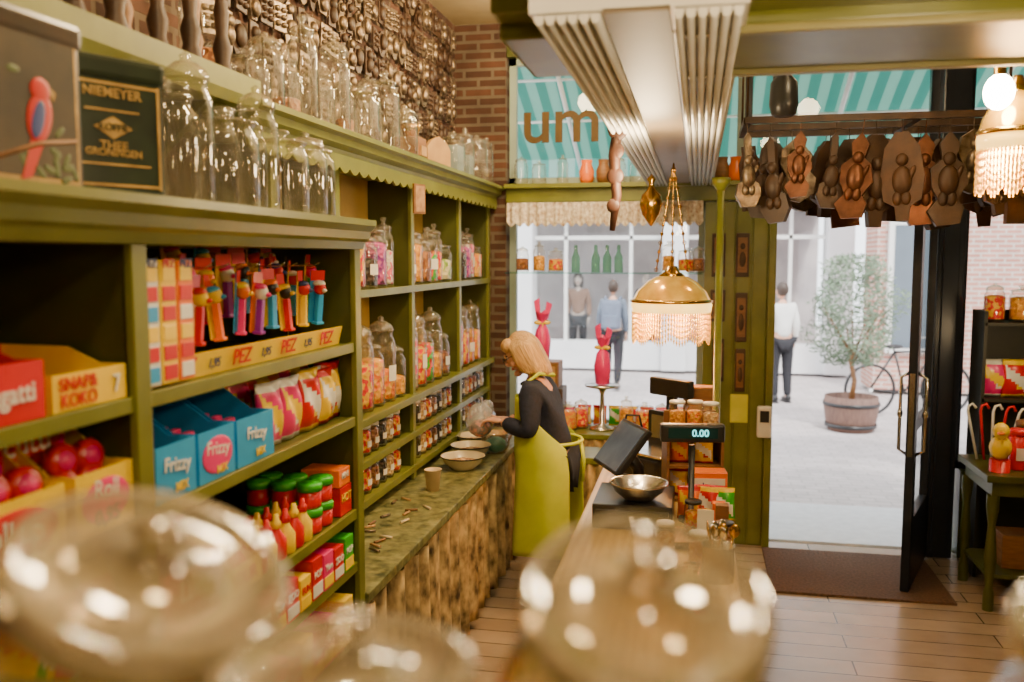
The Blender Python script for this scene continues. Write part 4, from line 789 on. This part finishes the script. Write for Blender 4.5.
def treat(x,y,z,h,rz):
    r=ob('gift_bag',None,(x,y,z),(0,0,rz),label='pink cellophane wrapped treat bag tied with ribbon',cat='gift bag',group='pink wrapped treats in window')
    ob('wrapping',B().lathe([(0,0),(.05,.005),(.06,h*.3),(.045,h*.5),(.012,h*.6),(.035,h*.7),(.05,h*.78)],16,0,lump=.08).ex([(-.04,0,h*.66),(-.01,0,h*.62),(-.02,0,h*1.0),(-.06,0,h*.95)],(0,.01,0)).ex([(.04,0,h*.66),(.01,0,h*.62),(.03,0,h*.95),(.07,0,h*.9)],(0,.01,0)).me('w',PNK),parent=r)
    ob('ribbon',B().lathe([(.014,h*.58),(.02,h*.6),(.014,h*.62)],12,0).sph((.03,-.01,h*.61),(.03,.01,.015)).sph((-.03,-.01,h*.61),(.03,.01,.015)).tube([(0,-.015,h*.6),(.02,-.03,h*.4),(.01,-.03,h*.25)],.005).me('rb',YEL),parent=r)
ws=ob('window_ledge',None,(-.56,6.18,0),label='olive green window display ledge on curtain base',cat='display ledge')
ob('ledge_top',B().box((0,0,.83),(1.16,.44,.035),0,bev=.006).me('lt',G1),parent=ws); ob('base',B().box((.0,.02,.405),(1.1,.36,.81),0).me('lt',G2),parent=ws)
ob('curtain',B().grid(lambda u,v:(-.55+1.1*u,-.205+.012*sin(u*2*pi*14),.81-.8*v),160,6).me('cu',st_c),parent=ws)
ob('display_stand',B().box((0,0,.14),(.24,.22,.28),0,bev=.01).me('ds',WD),(-1.02,6.22,.849),label='dark wooden plinth on window ledge',cat='plinth')
treat(-1.06,6.2,1.312,.44,.2)
ob('wooden_box',B().box((0,0,.09),(.22,.2,.18),0,bev=.008).box((0,-.102,.09),(.17,.005,.12),1).me('wb',WM,WL),(-1.04,6.22,1.131),label='brown wooden box on plinth in window',cat='box')
ob('cake_stand',B().lathe([(0,0),(.09,0),(.08,.015),(.02,.04),(.015,.25),(.03,.28),(.12,.3),(.125,.31),(0,.31)],24,0).me('ck',STEEL),(-.63,6.15,.849),label='tall silver pedestal stand in window',cat='stand'); treat(-.63,6.15,1.162,.42,-.3)
for i,x in enumerate((-.86,-.78,-.46,-.34,-.22,-.10)): jar(['wide','round','tall'][i%3],(x,6.1+.08*(i%2),.849),[4,0,6,0,8,2][i],2,'jars on window ledge','on window ledge',sc=.85)
for i in range(8): bag([0,1,3,4,2,1,5,0][i],-.88+.11*i,6.30,.849,random.uniform(-.3,.3),.9,0,'on window ledge','bags on window ledge',0)
dk=ob('side_table',None,(-.48,5.62,0),label='olive green small table with fabric curtain by window',cat='table')
ob('table_top',B().box((0,0,.78),(.62,.34,.04),0,bev=.006).me('tt',G1),parent=dk)
for x in (-.27,.27):
    for y in (-.13,.13): ob('leg',B().box((x,y,.38),(.04,.04,.76),0).me('lg',G2),parent=dk)
ob('curtain',B().grid(lambda u,v:(-.28+.56*u,-.155+.012*sin(u*2*pi*8),.76-.74*v),80,6).me('cu',st_c),parent=dk)
ob('black_bag',B().sph((0,0,.09),(.13,.09,.1),0,lump=.06).tube([(-.06,0,.16),(-.04,0,.25),(.04,0,.25),(.06,0,.16)],.008).me('bb',BLK),(-.38,5.6,.801),label='black leather bag on small green table',cat='bag')
for i,(x,z,w,h) in enumerate([(.14,2.05,.09,.3),(.30,2.05,.09,.3),(.14,1.70,.1,.22),(.30,1.62,.08,.34),(.15,1.32,.08,.3),(.30,1.25,.07,.3)]):
    ob('carved_plaque',B().box((0,0,0),(w,.02,h),0,bev=.005).box((0,-.012,0),(w*.7,.006,h*.8),1,bev=.002).sph((0,-.014,h*.2),(w*.2,.008,w*.25),0).sph((0,-.014,-h*.1),(w*.25,.008,h*.18),0).me('cp',WD,WM),(x,6.42,z),label='narrow carved dark wooden plaque on green pier',cat='plaque',group='carved plaques on pier')
ob('yellow_note',B().box((0,0,0),(.12,.003,.2),0).me('yn',mat('yellow green paper',(.72,.75,.10),None,5,.8)),(.30,6.431,.98),label='yellow green paper note stuck on green pier',cat='note')
ph_=ob('door_sensor',None,(.47,6.38,.90),label='white plastic intercom box on door post',cat='intercom')
ob('housing',B().box((0,0,0),(.10,.05,.22),0,bev=.015).box((0,-.027,.04),(.06,.004,.08),1).me('hs',WPL,BLK),parent=ph_)
# ------------------------------------------------------------ RIGHT DISPLAY
tb=ob('display_table',None,(2.02,5.75,0),label='dark green wooden display table beside door post',cat='table')
ob('table_top',B().box((0,0,.78),(.78,.6,.04),0,bev=.006).box((0,0,.72),(.7,.52,.09),0).me('tt',G2),parent=tb)
LG=B().lathe([(.03,0),(.03,.1),(.02,.14),(.035,.3),(.02,.5),(.035,.6),(.035,.68)],12,0).me('lg',G2)
for x in (-.34,.34):
    for y in (-.25,.25): ob('leg',LG,(x,y,0),parent=tb)
ob('lower_shelf',B().box((0,0,.2),(.7,.5,.02),0).me('ls',G2),parent=tb)
dz=.801
ob('wooden_box',B().box((0,0,.1),(.24,.2,.2),0,bev=.008).me('wb2',WM),(1.9,5.72,.211),label='brown wooden box on lower table shelf',cat='box')
dk=ob('toy_duck',None,(1.73,5.58,dz),(0,0,-.3),label='yellow toy duck figurine on red base',cat='figurine')
ob('duck_body',B().sph((0,0,.14),(.06,.075,.07)).sph((0,-.03,.24),(.045,.045,.05)).sph((0,.07,.17),(.02,.04,.02),0,(-.5,0,0)).me('db',YEL),parent=dk)
ob('beak',B().sph((0,-.08,.235),(.02,.03,.009)).me('bk',ORG),parent=dk); ob('base',B().cyl((0,0,.035),.055,.07,0).me('bs',RED),parent=dk)
for i,(x,y,h,m) in enumerate([(1.95,5.55,.2,RED),(2.08,5.6,.16,YEL),(1.95,5.85,.26,WM),(2.2,5.62,.2,PUR),(1.85,5.66,.24,RED)]):
    r=ob('storage_tin',None,(x,y,dz),label='round coloured tin with lid on display table',cat='tin',group='round tins on display table')
    ob('tin_body',B().lathe([(0,0),(.05,0),(.052,.01),(.052,h*.85),(0,h*.85)],20,0).box((0,-.052,h*.4),(.05,.004,h*.3),1).me('t',m,WPL),parent=r); ob('lid',B().lathe([(.0,h*.85),(.055,h*.85),(.055,h*.97),(.04,h),(0,h)],20,0).me('l',m),parent=r)
rs=ob('display_shelf_unit',None,(2.15,6.2,0),label='dark narrow shelf unit in shop window',cat='shelf unit')
b=B()
for z in (1.14,1.62,): b.box((0,0,z),(.78,.26,.02),0)
for x in (-.385,.385): b.box((x,0,.85),(.02,.26,1.7),0)
b.box((0,.12,.85),(.78,.02,1.7),0)
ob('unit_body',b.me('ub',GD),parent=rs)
for i in range(4): jar(['round','wide','tall','big'][i],(1.84+.16*i,6.18,1.632),[0,6,2,5][i],2,'jars in right window shelf','on window shelf unit',sc=1)
for i in range(5): bag([0,2,5,1,2][i],1.86+.12*i,6.18,1.152,random.uniform(-.3,.3),1.5,0,'on window shelf unit','bags on window shelf unit',0)
for i in range(5): ob('candy_cane',B().tube([(0,0,0),(0,0,.3),(.01,0,.33),(.035,0,.34),(.05,0,.31)],.008,0,8).me('cc',RED if i%2 else WPL),(1.70+.04*i,5.9,dz),(.1*(i-2)*.3,.1*(i-2),0),label='striped candy cane standing on display table',cat='candy cane',group='candy canes on display table')
light('POINT',(1.95,5.5,1.5),9,WC,.05,name='display_light')
# ------------------------------------------------------------ FOREGROUND
fg=ob('low_cabinet',None,(-.05,.62,0),label='olive green storage cabinet supporting glass jars',cat='cabinet')
ob('body',B().box((0,0,.76),(1.5,.44,1.52),0,bev=.01).me('fb',G2),parent=fg); ob('cabinet_top',B().box((0,0,1.54),(1.56,.48,.03),0,bev=.008).me('fb',G1),parent=fg)
JH=thin('heavy jar glass',(.93,.89,.78),.8,.09,(.52,.37,.17),.08,(.72,.54,.3),base=.11,pw=1.4); LH=thin('heavy lid glass',(.90,.86,.76),.85,.10,(.52,.39,.20),.20,(.78,.70,.52),base=.14,pw=1.3)
def bigjar(x,y,r,h,tx,ty,label,zs=1.556):
    o=ob('cookie_jar',B().lathe([(0,.004),(r*.7,0),(r*.85,.015),(r,h*.35),(r,h*.6),(r*.88,h*.8),(r*.68,h*.9),(r*.66,h),(r*.71,h),(r*.72,h*.985),(r*.70,h*.97)],48,0).me('cj',JH),(x,y,zs+r*.7*abs(sin(tx+ty))),(tx,ty,0),label=label,cat='jar',group='large glass cookie jars')
    ob('lid',B().lathe([(0,-.012),(r*.60,-.012),(r*.62,.0),(r*.82,.0),(r*.86,.006),(r*.86,.024),(r*.82,.03),(r*.72,.027),(r*.68,.02),(r*.4,.026),(r*.2,.034),(r*.12,.042),(r*.18,.055),(r*.12,.064),(0,.066)],48,0).me('cl',LH),(0,0,h+.002),parent=o)
    return o
bigjar(-.47,.60,.12,.20,.12,.38,'large round clear glass cookie jar tilted to one side')
bigjar(-.22,.53,.10,.18,.0,0,'squat clear glass cookie jar with knobbed lid')
bigjar(-.055,.70,.102,.195,.42,.12,'large clear glass cookie jar with thick rimmed lid')
bigjar(.30,.68,.10,.19,.15,0,'clear glass cookie jar with wide glass lid')
